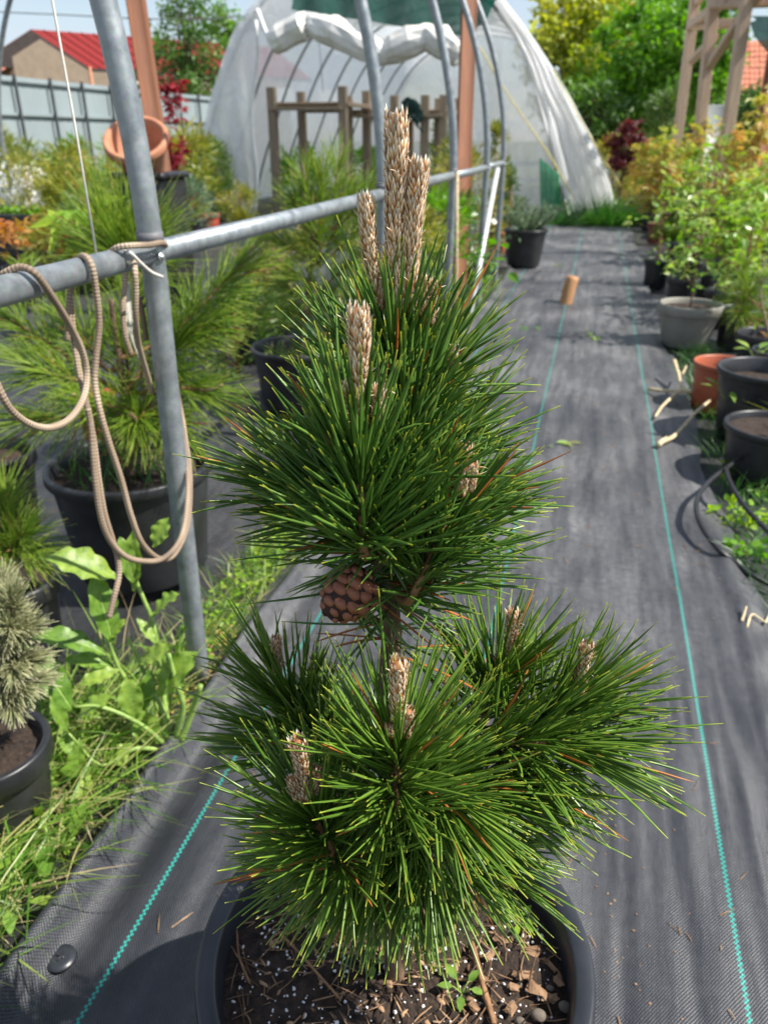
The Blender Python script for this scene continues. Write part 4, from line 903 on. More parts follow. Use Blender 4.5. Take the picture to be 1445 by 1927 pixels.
for i, a in enumerate([
 ((221, 1089), (86, 1049), .36, .12, .06, .02), ((212, 1213), (172, 1072), .26, .05, .03, .06), ((200, 1232), (52, 1196), .24, .16, .02, .0), ((138, 1340), (46, 1215), .26, .08, -.05, -.03), ((254, 1112), (252, 997), .24, .04, .09, .12),
 ((290, 1030), (318, 974), .42, .06, .10, .12), ((254, 1098), (226, 1010), .3, .05, .09, .11), ((287, 1161), (340, 1118), .5, .08, .07, .08), ((294, 1212), (258, 1163), .26, .04, .05, .07), ((298, 1310), (372, 1228), .42, .12, .0, .02),
 ((218, 1258), (118, 1243), .30, .12, .03, .01), ((225, 1260), (150, 1290), .34, .10, .02, -.02), ((145, 1352), (215, 1310), .36, .1, -.04, -.02), ((255, 1360), (240, 1270), .34, .08, -.02, .01), ((250, 1400), (205, 1440), .5, .1, -.04, -.07), ((300, 1400), (250, 1330), .4, .1, -.01, .0),
 ((150, 1390), (140, 1470), .28, .05, -.09, -.12), ((265, 1340), (285, 1260), .3, .05, .0, .03), ((130, 1380), (95, 1310), .22, .05, -.09, -.08), ((320, 1330), (352, 1180), .22, .06, .0, .04), ((200, 1205), (238, 1165), .34, .06, .03, .05), ((330, 1400), (300, 1450), .4, .08, -.02, -.06), ((190, 1440), (150, 1500), .34, .05, -.08, -.12), ((262, 1250), (330, 1215), .32, .06, .05, .05)]):
    wleaf(*a[:4], o1=a[4], o2=a[5])
def clump(label, p, R, h, n, size, m, T=ROUND, name='leafy_weed', cat='weed'):
    t = thing(name, label, cat, p); mb = MB()
    for k in range(9):
        a = random.random() * 6.28; r = R * random.random(); tube(mb, smoothpath([p, p + A((math.cos(a) * r * .4, math.sin(a) * r * .4, h * .5)), p + A((math.cos(a) * r, math.sin(a) * r, h * random.uniform(.6, 1)))], 6), .0018, 5)
    part(mb, 'stem', M['greenstem'], t); mb = MB(); a = RNG.random(n) * 6.28; r = R * np.sqrt(RNG.random(n))
    pos = p + np.stack([np.cos(a) * r, np.sin(a) * r, h * (.25 + .75 * RNG.random(n))], -1); y = unit(np.stack([np.cos(a), np.sin(a), RNG.normal(.2, .4, n)], -1) + RNG.normal(0, .5, (n, 3)))
    cards(mb, pos, y, randdir(n, 1.5), size * RNG.uniform(.6, 1.2, n), T); part(mb, 'foliage', M[m], t, True, 'stuff'); return t
# ------------------------------------------------------------------ grass in the gaps
def grass_strip(label, x0, x1, y0, y1, n, L, m='grass', z=-.03, width=.0035, kind='stuff', cat='grass', lean=.5, segs=5):
    mb = MB(); S = np.column_stack([RNG.uniform(x0, x1, n), RNG.uniform(y0, y1, n), np.full(n, z)])
    d = unit(randdir(n) * A((lean, lean, .2)) + A((0, 0, .8))); ln = L * RNG.uniform(.35, 1.2, n)
    fall = unit(d * A((1, 1, 0)) + RNG.normal(0, .12, (n, 3)) * A((1, 1, 0))) * (ln * RNG.uniform(.1, .8, n))[:, None] - A((0, 0, 1.)) * (ln * RNG.uniform(0, .45, n))[:, None]
    blades(mb, S, d, ln, fall, width * RNG.uniform(.5, 1.3, n), segs)
    return solo(mb, 'grass', M[m], label, cat, ((x0 + x1) / 2, (y0 + y1) / 2, z), kind=kind)
grass_strip('long green grass growing along the folded left edge of the path', -1.12, -.865, .50, 1.36, 1350, .22, width=.0042, lean=.9)
grass_strip('loose grass around the low black pot', -1.34, -1.02, .75, 1.35, 700, .16)
grass_strip('short grass and weeds beside the main steel pipe base', -1.02, -.86, 1.42, 2.5, 900, .10)
grass_strip('grass growing between the right path edge and the pots', .60, .86, 2.0, 5.6, 1500, .13, 'grassdark')
grass_strip('sparse grass along the left bed edge', -1.0, -.84, 2.5, 8, 900, .16, 'grass')
def leaflets(label, x0, x1, y0, y1, n, size, m='lime', z=-.02, h=.05, name='ground_weed'):
    mb = MB(); S = np.column_stack([RNG.uniform(x0, x1, n), RNG.uniform(y0, y1, n), z + RNG.random(n) * h])
    y = randdir(n) * A((1, 1, .3)); cards(mb, S, y, randdir(n, 2.), size * RNG.uniform(.6, 1.2, n), ROUND)
    return solo(mb, name, M[m], label, 'weed', ((x0 + x1) / 2, (y0 + y1) / 2, z), kind='stuff')
grass_strip('dry bleached grass blades tangled along the left path edge', -1.12, -.87, .55, 1.5, 260, .18, 'drygrass', width=.0035, lean=1.2)
for k_ in range(9):
    q_ = A((random.uniform(-1.10, -.89), random.uniform(.72, 1.25), -.03)); clump(['broad leaved dock seedling in the grass by the left path edge'][0], q_, .06, .06, 7, .075, 'weed', OVAL, 'dock_seedling')['group'] = 'dock seedlings in the grass'
leaflets('tiny round leaved weeds carpeting the gap by the steel pipe', -1.0, -.86, 1.45, 2.3, 420, .016)
leaflets('dry straw litter and moss by the pipe base', -.98, -.84, 1.3, 1.7, 260, .014, 'mapleyel', -.035, .03)
# ------------------------------------------------------------------ ground pin with a round head
gp = G(110, 1785, .004); mb = MB(); lathe(mb, [(.0, .006), (.014, .006), (.025, .004), (.026, .0), (.0, -.001)], gp + A((0, 0, path_h(gp[0:1], gp[1:2])[0] + .001)), 32)
for a in (0, 1.57):
    beam(mb, gp + A((math.cos(a) * .009, math.sin(a) * .009, .008 + path_h(gp[0:1], gp[1:2])[0])), gp + A((-math.cos(a) * .009, -math.sin(a) * .009, .008 + path_h(gp[0:1], gp[1:2])[0])), .002, .002, 0)
solo(mb, 'ground_pin', M['potplastic'], 'round black plastic ground pin pressed into the path fabric', 'ground pin', gp)

# ------------------------------------------------------------------ stake and debris on the path
sb = G(1062, 572, 0.); sb[2] = float(path_h(sb[0:1], sb[1:2])[0])
mb = MB(); stp = sb + A((.045, .05, .21)); P = smoothpath([sb + A((0, 0, -.05)), sb + (stp - sb) * .5, stp], 8); tube(mb, P, [.052, .052, .052, .053, .053, .054, .053, .049], 14, True, A((.2, .3, 0)), .02)
solo(mb, 'wooden_stake', M['stake'], 'short round wooden stake driven through the path fabric', 'stake', sb)
def drop(px, py, lift=.0):
    p = G(px, py, 0.); p[2] = float(path_h(p[0:1], p[1:2])[0]) + lift; return p
for px, py, m_, lb in [(975, 655, 'grassdark', 'wilted green leaf sprig lying on the path near the stake'), (988, 618, 'grassdark', 'small green leaf scrap on the path between sprig and stake'), (1055, 838, 'grass', 'yellowish torn leaf lying on the grey path'), (1123, 638, 'lime', 'single tiny green leaf on the path before the stake'), (1052, 500, 'grass', 'pale grass blades lying on the path beyond the stake')]:
    p = drop(px, py, .012); mb = MB(); n = 4; cards(mb, np.repeat(p[None], n, 0) + RNG.normal(0, .03, (n, 3)) * A((1, 1, .1)), randdir(n) * A((1, 1, .1)), randdir(n, 3), RNG.uniform(.04, .09, n), NARROW); solo(mb, 'fallen_leaf', M[m_], lb, 'leaf', p)
def sticks(name, label, segs_, m='dryst', cat='stalk'):
    mb = MB()
    for pts, r in segs_: tube(mb, smoothpath([drop(a, b, h) for a, b, h in pts], 12), np.linspace(r, r * .7, 12), 7, True, None, .12)
    return solo(mb, name, M[m], label, cat)
sticks('dry_stalk', 'forked dry straw coloured stalk lying over the right path edge', [([(1218, 742, .02), (1250, 752, .04), (1282, 758, .05), (1315, 757, .06)], .010), ([(1262, 712, .09), (1272, 735, .07), (1278, 760, .05)], .011), ([(1272, 758, .05), (1245, 775, .03), (1230, 795, .02)], .009), ([(1278, 735, .08), (1285, 722, .09)], .006)])
sticks('dry_stalk', 'single long dry stalk with frayed root end on the right path edge', [([(1240, 842, .02), (1268, 830, .03), (1300, 805, .05), (1335, 770, .09)], .010), ([(1236, 845, .02), (1252, 835, .03)], .015)])
sticks('straw', 'bent white straws lying on the right bed fabric', [([(1392, 1180, .0), (1398, 1165, .02)], .004), ([(1402, 1190, .0), (1410, 1172, .01), (1435, 1178, .01)], .004), ([(1437, 1180, .01), (1445, 1165, .02)], .004)], cat='straw')
# hose
mb = MB(); hz = [(1500, 770, .16), (1445, 818, .13), (1400, 855, .10), (1370, 878, .09), (1335, 905, .08), (1313, 935, .07), (1310, 965, .065), (1325, 1000, .05), (1352, 1035, .03), (1378, 1055, .01), (1410, 1080, .0), (1460, 1105, .0)]
tube(mb, smoothpath([G(a, b, c) for a, b, c in hz], 60), .009, 10)
tube(mb, smoothpath([G(a, b, c) for a, b, c in [(1365, 880, .10), (1372, 905, .09), (1390, 938, .07), (1415, 970, .05), (1460, 1015, .04)]], 30), .009, 10)
solo(mb, 'hose', M['hose'], 'thin black irrigation hose looping over the right edge of the path', 'hose', G(1400, 1075, 0))
clump('bushy round leaved weed under the hose loop', G(1385, 985, -.03), .085, .07, 60, .035, 'lime')
clump('small leafy weed beside the bent white straws', G(1400, 1055, -.03), .07, .08, 50, .035, 'treeg')
clump('leafy weed at the foot of the front black pot', G(1375, 900, -.03), .05, .08, 30, .035, 'lime')
clump('low weed behind the hose at the bed edge', G(1430, 935, -.03), .05, .05, 22, .03, 'treeg')

# ================================================================== GENERIC PLANTS
def sapling(label, loc, Hh, spread, nb, nl, size, m, T=MAPLE, name='maple_sapling', cat='sapling', group=None, stems=1, low=.3, droop=.3, stem='twig', r=.006, clus=None):
    t = thing(name, label, cat, loc, group); loc = A(loc, dtype=float); mb = MB(); br = []
    for s in range(stems):
        a = random.random() * 6.28; o = spread * .25 * (s > 0); ln = Hh * random.uniform(.8, 1.0) if s else Hh
        P = smoothpath([loc + A((0, 0, -.01)), loc + A((math.cos(a) * o * .5 + random.uniform(-.02, .02), math.sin(a) * o * .5, ln * .5)), loc + A((math.cos(a) * o + random.uniform(-.04, .04), math.sin(a) * o + random.uniform(-.04, .04), ln))], 14)
        tube(mb, P, np.linspace(r, r * .35, 14), 7, True, None, .05)
        for k in range(max(2, nb // stems)):
            f = low + (1 - low) * random.random(); b = P[min(13, int(f * 13))]; aa = random.random() * 6.28
            l = spread * random.uniform(.5, 1.0) * (1.15 - .55 * f); e = b + A((math.cos(aa) * l, math.sin(aa) * l, l * random.uniform(.15, .8)))
            q = smoothpath([b, (b + e) / 2 + A((0, 0, l * .12)), e], 7); tube(mb, q, np.linspace(r * .45, r * .2, 7), 5); br.append(q)
        br.append(P[6:])
    part(mb, 'stem', M[stem], t); mb = MB()
    idx = RNG.integers(0, len(br), nl); pos = A([br[i][int((1 - RNG.random() ** 1.6) * (len(br[i]) - 1e-6))] for i in idx]) + RNG.normal(0, size * .55, (nl, 3))
    y = unit(RNG.normal(0, 1, (nl, 3)) * A((1, 1, .4)) - A((0, 0, droop))); base = np.repeat(RNG.random(len(br))[idx], 1); rn_ = np.clip(base * .6 + RNG.random(nl) * .4, 0, 1)
    cards(mb, pos, y, randdir(nl, 1.6), size * RNG.uniform(.55, 1.15, nl), T, rn_); part(mb, 'foliage', M[m], t, False, 'stuff')
    return t
def shrub(label, loc, Hh, R, n, m, L=.05, w=.006, name='conifer_shrub', cat='shrub', shape='cone', group=None, lumps=26, trunk=True):
    t = thing(name, label, cat, loc, group); loc = A(loc, dtype=float)
    mb = MB(); tube(mb, [loc + A((0, 0, -.01)), loc + A((.01, 0, Hh * .4)), loc + A((0, .01, Hh * .8))], [.016 * Hh + .004, .011 * Hh + .003, .004], 7)
    lc = []
    for k in range(lumps):
        f = random.random() ** .9; a = random.random() * 6.28
        rr = R * ((1 - f) ** .7 * .92 + .08 if shape == 'cone' else math.sqrt(max(0, 1 - (2 * f - 1) ** 2)) if shape == 'ball' else (.5 + f * .6)) * random.uniform(.55, 1.05)
        p = loc + A((math.cos(a) * rr, math.sin(a) * rr, Hh * (.06 + .90 * f))); lc.append((p, a, f)); tube(mb, [loc + A((0, 0, max(.02, p[2] - loc[2] - R * .4))), p], [.004, .002], 5)
    part(mb, 'stem', M['twig'], t)
    mb = MB(); k = RNG.integers(0, lumps, n); cen = A([q[0] for q in lc])[k]; an = A([q[1] for q in lc])[k]; lr = RNG.random(lumps)[k]
    off = randdir(n) * (R * .34 * RNG.random(n) ** .5)[:, None]; out_ = np.stack([np.cos(an) * .6, np.sin(an) * .6, np.full(n, .55)], -1)
    d = unit(out_ + unit(off) * .8 + RNG.normal(0, .25, (n, 3)))
    top = np.clip(.5 + off[:, 2] / (R * .5), 0, 1)
    blades(mb, cen + off, d, L * RNG.uniform(.6, 1.3, n), RNG.normal(0, L * .12, (n, 3)), w, 2, np.clip(lr * .5 + RNG.random(n) * .5, 0, 1))
    part(mb, 'foliage', M[m], t, True, 'stuff'); return t
def tree(label, loc, Hh, R, zc, n, size, m, T=TINY, name='broadleaf_tree', trunk_r=.12, clus=60, flat=1., group=None, gap=.9, bare=0.):
    t = thing(name, label, 'tree', loc, group); loc = A(loc, dtype=float); mb = MB()
    P = smoothpath([loc + A((0, 0, -.1)), loc + A((.05 * R, 0, zc * .5)), loc + A((0, .05 * R, zc)), loc + A((0, 0, Hh * .92))], 20); tube(mb, P, np.linspace(trunk_r, trunk_r * .2, 20), 9, True, None, .06)
    cs = []
    for k in range(clus):
        d = randdir(1)[0]; rr = random.random() ** .42; c = loc + A((d[0] * R * rr, d[1] * R * rr, zc + d[2] * (Hh - zc) * rr * flat)); cs.append(c)
        b = P[min(19, 6 + int(random.random() * 11))]; q = smoothpath([b, (b + c) / 2 + A((0, 0, .08 * R)), c], 6); tube(mb, q, np.linspace(trunk_r * .3, trunk_r * .06, 6), 5)
    part(mb, 'trunk', M['bark'], t)
    k = RNG.integers(0, clus, n); cr = R * .24 * RNG.uniform(.6, 1.3, clus)
    pos = A(cs)[k] + RNG.normal(0, 1, (n, 3)) * (cr[k] * .62)[:, None] * A((1, 1, .75)); lr = RNG.random(clus)[k]
    mb = MB(); cards(mb, pos, randdir(n) - A((0, 0, .3)), randdir(n, 1.4), size * RNG.uniform(.6, 1.3, n), T, np.clip(lr * .55 + RNG.random(n) * .45, 0, 1)); part(mb, 'crown', M[m], t, False, 'stuff'); return t

# ================================================================== LEFT BED, FURTHER BACK
c = G(40, 500, .28); c[2] = 0; pot('small black pot with the orange maple and grey leaved perennial', c, .16, .28, 'blackplastic', .04, segs=32)
sapling('young maple with orange and yellow leaves over the small black pot', (c[0], c[1], .24), .36, .26, 9, 60, .085, 'mapleorg', low=.5)
tuft('grey green strap leaves growing in the small black pot of the orange maple', (c[0] + .05, c[1] - .02, .24), .08, 18, .22, 'weed', 'perennial', .028)
c = D(150, 480, 3.3); c[2] = 0; pot('low terracotta pot with the lime maple behind the rail', c, .13, .22, 'terraplastic', .03, segs=32)
lm = thing('maple_sapling', 'lime green maple sapling with big drooping leaves behind the white string', 'sapling', (c[0], c[1], .19))
mb = MB(); tube(mb, smoothpath([A((c[0], c[1], .17)), D(150, 470, 3.3), D(148, 390, 3.3)], 12), .005, 7)
for q in [(108, 425), (205, 400), (170, 455), (130, 470), (195, 470)]: tube(mb, [D(149, 430, 3.3), D(q[0], q[1], 3.25)], .0028, 5)
part(mb, 'stem', M['greenstem'], lm)
for a, b, s, mt_ in [((125, 405), (100, 440), .17, 'lime'), ((165, 385), (205, 400), .18, 'lime'), ((150, 440), (168, 475), .16, 'lime'), ((160, 400), (150, 410), .14, 'lime'), ((185, 440), (215, 455), .15, 'lime'), ((120, 440), (122, 470), .12, 'mapleorg'), ((135, 450), (140, 480), .11, 'mapleorg'), ((140, 395), (125, 400), .13, 'lime'), ((180, 470), (190, 490), .14, 'lime')]:
    p, q = D(*a, 3.28), D(*b, 3.2); mb = MB(); cards(mb, p[None], (q - p)[None] + A([[0, 0, -.02]]), (A((0, 0, 1.)) + FW * -.7)[None] + RNG.normal(0, .2, (1, 3)), s, MAPLE); part(mb, 'leaf', M[mt_], lm, False)
# black trough
tr = thing('planting_trough', 'long black plastic trough planted with low green herbs', 'trough', (-6.6, 7.2, 0))
x0, x1, y0, y1, hz_ = -8.2, -5.05, 6.95, 7.55, .55
mb = MB()
for cx_, cy_, sx_, sy_ in [((x0 + x1) / 2, y0, x1 - x0, .03), ((x0 + x1) / 2, y1, x1 - x0, .03), (x0, (y0 + y1) / 2, .03, y1 - y0 - .032), (x1, (y0 + y1) / 2, .03, y1 - y0 - .032)]:
    box(mb, (cx_, cy_, hz_ / 2 - .02), (sx_, sy_, hz_ - .01), bev=.006)
part(mb, 'wall', M['blackplastic'], tr, False)
mb = MB()
for cx_, cy_, sx_, sy_ in [((x0 + x1) / 2, y0 - .012, x1 - x0 + .08, .06), ((x0 + x1) / 2, y1 + .012, x1 - x0 + .08, .06), (x1 + .012, (y0 + y1) / 2, .06, y1 - y0 - .04)]:
    box(mb, (cx_, cy_, hz_ - .005), (sx_, sy_, .06), bev=.012)
part(mb, 'rim', M['blackplastic'], tr, False)
mb = MB(); box(mb, ((x0 + x1) / 2, (y0 + y1) / 2, .22), (x1 - x0 - .034, y1 - y0 - .034, .46)); part(mb, 'soil', M['soil'], tr)
leaflets('low green herbs filling the long black trough', x0 + .1, x1 - .1, y0 + .06, y1 - .06, 2200, .05, 'treeg', .45, .18, 'herbs')
leaflets('yellow flowers dotted among the trough herbs', x0 + .1, x1 - .1, y0 + .06, y1 - .06, 60, .05, 'mapleyel', .58, .08, 'flowers')
# golden and green conifers behind the trough
for lb, px, py, hd, Hh, R, n, m_, sh in [
 ('golden conifer with upright tip leaning beside the white string', 145, 395, 8.0, 1.25, .42, 3000, 'gold', 'cone'), ('dense round green and gold conifer behind the lime maple', 195, 400, 7.4, .85, .42, 3200, 'green_con', 'ball'), ('feathery golden shrub behind the white sack', 60, 400, 8.8, 1.15, .5, 3000, 'gold', 'ball'),
 ('loose green shrub between the golden conifers', 105, 400, 9.5, 1.0, .5, 2600, 'green_con', 'ball'), ('yellow green low shrub at the foot of the golden conifer', 120, 420, 7.6, .55, .4, 2200, 'gold', 'ball'), ('small golden shrub below the terracotta pot', 215, 390, 9.5, 1.1, .45, 2200, 'gold', 'ball'), ('dark gold conifer spire standing before the grey fence', 20, 380, 10, 1.45, .35, 2200, 'gold', 'cone')]:
    p = D(px, py, hd); p[2] = -.03; shrub(lb, p, Hh, R, n, m_, .085, .013, shape=sh)
p = D(48, 350, 6.9); wsx = A((p[0], p[1], 0)); p = D(50, 345, 9.2); p[2] = -.03
mb = MB(); V = []; 
def sackf(u, v):
    a = u * 2 * math.pi; f = v; r = .40 * np.sin(np.pi * np.clip(f, .02, .98)) ** .5 * (1 + .25 * fnoise(u * 5 % 5, v * 4, 2)); return np.stack([p[0] + np.cos(a) * r * 1.2, p[1] + np.sin(a) * r * .8, p[2] + .02 + 1.0 * f + .06 * fnoise(u * 6, v * 5, 2)], -1)
grid(mb, sackf, 26, 16); solo(mb, 'sack', M['sack'], 'full white plastic sack standing among the golden conifers', 'sack', p)
# bin, tilted terracotta pot and brown post
bc = D(292, 390, 5.6); bc[2] = 0
bn = thing('storage_bin', 'tall black plastic bin standing under the tilted terracotta pot', 'bin', bc); zt = float(D(292, 333, 5.6)[2])
mb = MB(); box(mb, bc + A((0, 0, zt / 2 - .01)), (.34, .34, zt + .02), -.25 + YA, bev=.02); part(mb, 'body', M['blackplastic'], bn, False)
mb = MB(); box(mb, bc + A((0, 0, zt + .012)), (.38, .38, .04), -.25 + YA, bev=.012); part(mb, 'lid', M['blackplastic'], bn, False)
mb = MB(); box(mb, bc + A((.0, -.172, zt * .45)) - FW * .02, (.16, .02, .09), -.25 + YA, bev=.005); part(mb, 'handle', M['tubgrey'], bn, False)
tc_ = thing('terracotta_pot', 'empty terracotta pot tipped towards the path on top of the black bin', 'pot', bc + A((0, 0, zt + .03)))
mb = MB(); Rr = .205; prof = [(.10, 0.), (.125, .0), (.130, .01), (.175, .24), (Rr - .018, .25)]; prof2 = [(Rr - .018, .25), (Rr, .255), (Rr + .004, .27), (Rr + .002, .30), (Rr - .008, .312), (Rr - .03, .305), (Rr - .04, .25), (.12, .02), (.0, .018)]
rot = np.asarray(Matrix.Rotation(math.radians(38), 3, A(RW).tolist()))
bp0 = D(272, 322, 5.45); ctr = D(256, 262, 5.45)
def tiltadd(prof, nm):
    m2 = MB(); lathe(m2, prof, (0, 0, 0), 44); v = m2.v[0] @ rot.T; v = v + ctr - rot @ A((0, 0, .29)); m2.v[0] = v; return part(m2, nm, M['terracotta'], tc_)
tiltadd([(.0, .0)] + prof, 'body'); tiltadd(prof2, 'rim')
mb = MB(); a, b = D(312, 332, 6.3), D(250, -40, 6.3); a[2] = -.05; a[:2] = D(318, 340, 6.3)[:2]; beam(mb, a, b + (b - a) * .35, .115, .115, .006, roll=FW)
solo(mb, 'wooden_post', M['wood_brown'], 'reddish brown square timber post behind the tilted terracotta pot', 'post', a)
mb = MB(); a, b = D(872, 350, 6.9), D(884, -40, 6.9); a[2] = -.05; beam(mb, a, b + (b - a) * .3, .115, .115, .006, roll=FW)
solo(mb, 'wooden_post', M['wood_brown'], 'reddish brown square timber post behind the steel hoops by the roses', 'post', a)
# red maple, shrubs and pots before the polytunnel
p = D(325, 300, 9.0); p[2] = -.03; sapling('slender maple with crimson leaves standing before the fence', p, 1.85, .30, 14, 240, .085, 'redmaple', low=.5, r=.009)
p = D(365, 420, 10.5); p[2] = -.02; pot('black pot with a grey green juniper by the polytunnel corner', p, .17, .34, 'blackplastic', segs=28); shrub('grey green juniper by the polytunnel corner', p + A((0, 0, .28)), .55, .30, 1500, 'bluecon', .08, .011)
p = G(397, 436, 0.); pot('small red plastic pot with a bare twig near the polytunnel', p, .155, .25, 'redplastic', .03, .12, segs=32)
sticks_ = MB(); tube(sticks_, [p + A((0, 0, .21)), p + A((-.04, 0, .42)), p + A((-.10, 0, .50))], .006, 5); tube(sticks_, [p + A((-.04, 0, .42)), p + A((.05, 0, .55))], .004, 5); solo(sticks_, 'bare_twig', M['twig'], 'bare dead twig standing in the small red pot', 'twig', p + A((0, 0, .22)))
p = G(415, 418, 0.); pot('black pot behind the small red pot', p, .2, .3, 'blackplastic', segs=28); shrub('green thuja with a pointed top beside the small red pot', p + A((0, 0, .24)), .95, .34, 2600, 'green_con', .08, .012)
p = G(452, 425, 0.); shrub('loose rusty green shrub at the foot of the thuja', p, .55, .30, 1500, 'gold', .08, .014, shape='ball')
p = D(350, 330, 13); p[2] = -.03
for i, (px, hd, Hh, m_, lb) in enumerate([(345, 12.5, 1.4, 'gold', 'yellow flowering shrub left of the polytunnel'), (322, 14, 1.2, 'green_con', 'green shrub at the foot of the crimson maple'), (370, 15, 1.3, 'green_con', 'green shrub tucked against the polytunnel film'), (240, 13, 1.3, 'treeg', 'leafy green bush behind the tilted terracotta pot'), (165, 14, 1.2, 'treeg', 'leafy green bush in front of the grey fence'), (60, 14, 1.2, 'green_con', 'green shrub row end by the fence corner')]):
    p = D(px, 330, hd); p[2] = -.05; shrub(lb, p, Hh, .6, 2200, m_, .12, .025, shape='ball')
# middle ground behind the pine in focus
for i, (px, py, hd, Hh, R, m_, sh, lb) in enumerate([
 (520, 430, 6.0, .7, .30, 'gold', 'ball', 'pale twiggy shrub behind the slim pine'), (440, 600, 4.6, .5, .3, 'green_con', 'ball', 'green bushy conifer beside the plain black pot'), (760, 480, 5.6, .85, .35, 'gold', 'ball', 'yellow green shrub behind the tall candles'), (820, 470, 6.2, .9, .35, 'treeg', 'ball', 'bright green shrub between the second and third hoop'),
 (860, 420, 8.2, 1.25, .38, 'gold', 'ball', 'golden variegated shrub behind the brown post'), (930, 330, 9.6, 1.5, .18, 'gold', 'cone', 'slim columnar golden conifer by the last hoop'), (960, 380, 9.8, 1.05, .22, 'green_con', 'cone', 'small green conifer beside the last hoop'), (700, 420, 7.5, .9, .4, 'green_con', 'ball', 'dark green bush behind the second hoop')]):
    p = D(px, py, hd); p[2] = -.03; shrub(lb, p, Hh, R, 1700, m_, .07, .013, shape=sh)
p = D(880, 440, 7.3); p[2] = -.03; sapling('rose bush with white flowers behind the steel hoops', p, .85, .40, 22, 420, .055, 'bluecon', OVAL, 'rose_bush', 'bush', low=.15, stems=3)
mb = MB(); q = p + A((0, 0, .55)); k = 22; cards(mb, q + RNG.uniform(-.24, .24, (k, 3)), randdir(k), randdir(k, 1), .075, ROUND); solo(mb, 'rose_flowers', M['petal'], 'white open flowers among the rose bush leaves', 'flowers', q, kind='stuff')
for px, py, hd, R, h, lb in [(470, 640, 4.9, .15, .22, 'low black pot behind the plain black pot'), (540, 600, 5.6, .17, .25, 'black pot with dry brown soil in the shade of the rail'), (450, 560, 6.2, .2, .28, 'black pot standing behind the sprawling pine'), (500, 520, 7.0, .2, .28, 'black pot under the pale twiggy shrub'), (800, 520, 5.9, .16, .24, 'black pot below the yellow green shrub'), (890, 505, 7.6, .18, .26, 'black pot of the rose bush')]:
    p = D(px, py, hd); p[2] = -.02; pot(lb, p, R, h, 'blackplastic', segs=28)
p = D(915, 480, 7.0); p[2] = -.03; sapling('broad leaved bright plant at the foot of the steel brace', p, .35, .22, 6, 26, .16, 'treeg', OVAL, 'broadleaf_plant', 'plant', low=.3)
# blue spruce in a pot on the path
c = A((-.69, 8.72, .02)); pot('black pot on the path fabric with a spreading blue green spruce', c, .235, .37, 'blackplastic', .04, .17, .014, .03, segs=48)
sp = thing('spruce', 'spreading blue green dwarf spruce in the black pot on the path', 'spruce', c + A((0, 0, .33)))
for k in range(13):
    a = k * 2.4; l = random.uniform(.26, .46); e = c + A((math.cos(a) * l * .75 + .08, math.sin(a) * l * .6, .33 + l * random.uniform(.35, .9))); b = c + A((0, 0, .32))
    mb = MB(); P = smoothpath([b, (b + e) / 2 + A((0, 0, -.03)), e], 14); tube(mb, P, np.linspace(.008, .003, 14), 6); brn = part(mb, 'branch', M['twig'], sp)
    n = 420; i = RNG.integers(3, 14, n); d = unit((e - b)[None] / l * .7 + randdir(n)); mb = MB(); blades(mb, P[i] + RNG.normal(0, .012, (n, 3)), d, RNG.uniform(.025, .045, n), RNG.normal(0, .004, (n, 3)), .006, 2); part(mb, 'needles', M['bluecon'], brn, True, 'stuff')
p = G(945, 485, 0.); pot('narrow orange plastic pot wedged beside the spruce pot', p + A((-.05, .18, 0)), .07, .27, 'terraplastic', segs=24)

# ================================================================== POLYTUNNEL
PY0, PY1 = 14.0, 27.0
LP = A([(-7.45, 0), (-7.25, .6), (-6.94, 1.33), (-6.41, 2.47), (-5.86, 3.25), (-5.1, 3.72), (-4.2, 3.98), (-3.5, 4.03), (-2.75, 3.92), (-2.2, 3.6), (-1.72, 3.15), (-1.19, 2.58), (-.69, 1.92), (-.2, 1.17), (.18, .5), (.33, 0)])
HOOPP = A([(-7.30, -.05), (-7.12, .6), (-6.82, 1.33), (-6.31, 2.4), (-5.76, 3.15), (-5.05, 3.62), (-4.2, 3.87), (-3.5, 3.92), (-2.75, 3.8), (-2.3, 3.5), (-1.80, 3.05), (-1.37, 2.5), (-1.12, 1.95), (-.90, 1.4), (-.66, .75), (-.42, .1), (-.40, -.05)])
LPs = smoothpath(np.column_stack([LP[:, 0], 0 * LP[:, 0], LP[:, 1]]), 70); HPs = smoothpath(np.column_stack([HOOPP[:, 0], 0 * HOOPP[:, 0], HOOPP[:, 1]]), 70)
pt = thing('polytunnel', 'large arched polytunnel of wrinkled translucent film with an open front', 'greenhouse', (-3.5, 20, 0))
def shell(u, v):
    i = np.clip((u * 69).astype(int), 0, 68); f = (u * 69 - i)[..., None]; P = LPs[i] * (1 - f) + LPs[i + 1] * f
    y = PY0 + .06 + (PY1 - PY0) * v; wr = .05 * fnoise(u * 14, y * 1.3, 3) - .06 * np.sin(np.pi * ((y - PY0) / 1.5 % 1)) * np.clip(np.sin(np.pi * u) * 1.5, 0, 1)
    cx_ = A((-3.5, 0, 1.2)); nr = P - cx_; nr[..., 1] = 0; nr = nr / np.linalg.norm(nr, axis=-1, keepdims=True)
    Q = P + nr * wr[..., None]; Q[..., 1] = y; Q[..., 2] = np.maximum(Q[..., 2], -.08); return Q
mb = MB(); grid(mb, shell, 140, 110); part(mb, 'film_cover', M['filmside'], pt)
for k in range(9):
    y = PY0 + .05 + k * 1.5; P = HPs + A((0, y, 0)); mb = MB(); tube(mb, P, .026, 10); part(mb, 'hoop', M['galv'], pt)
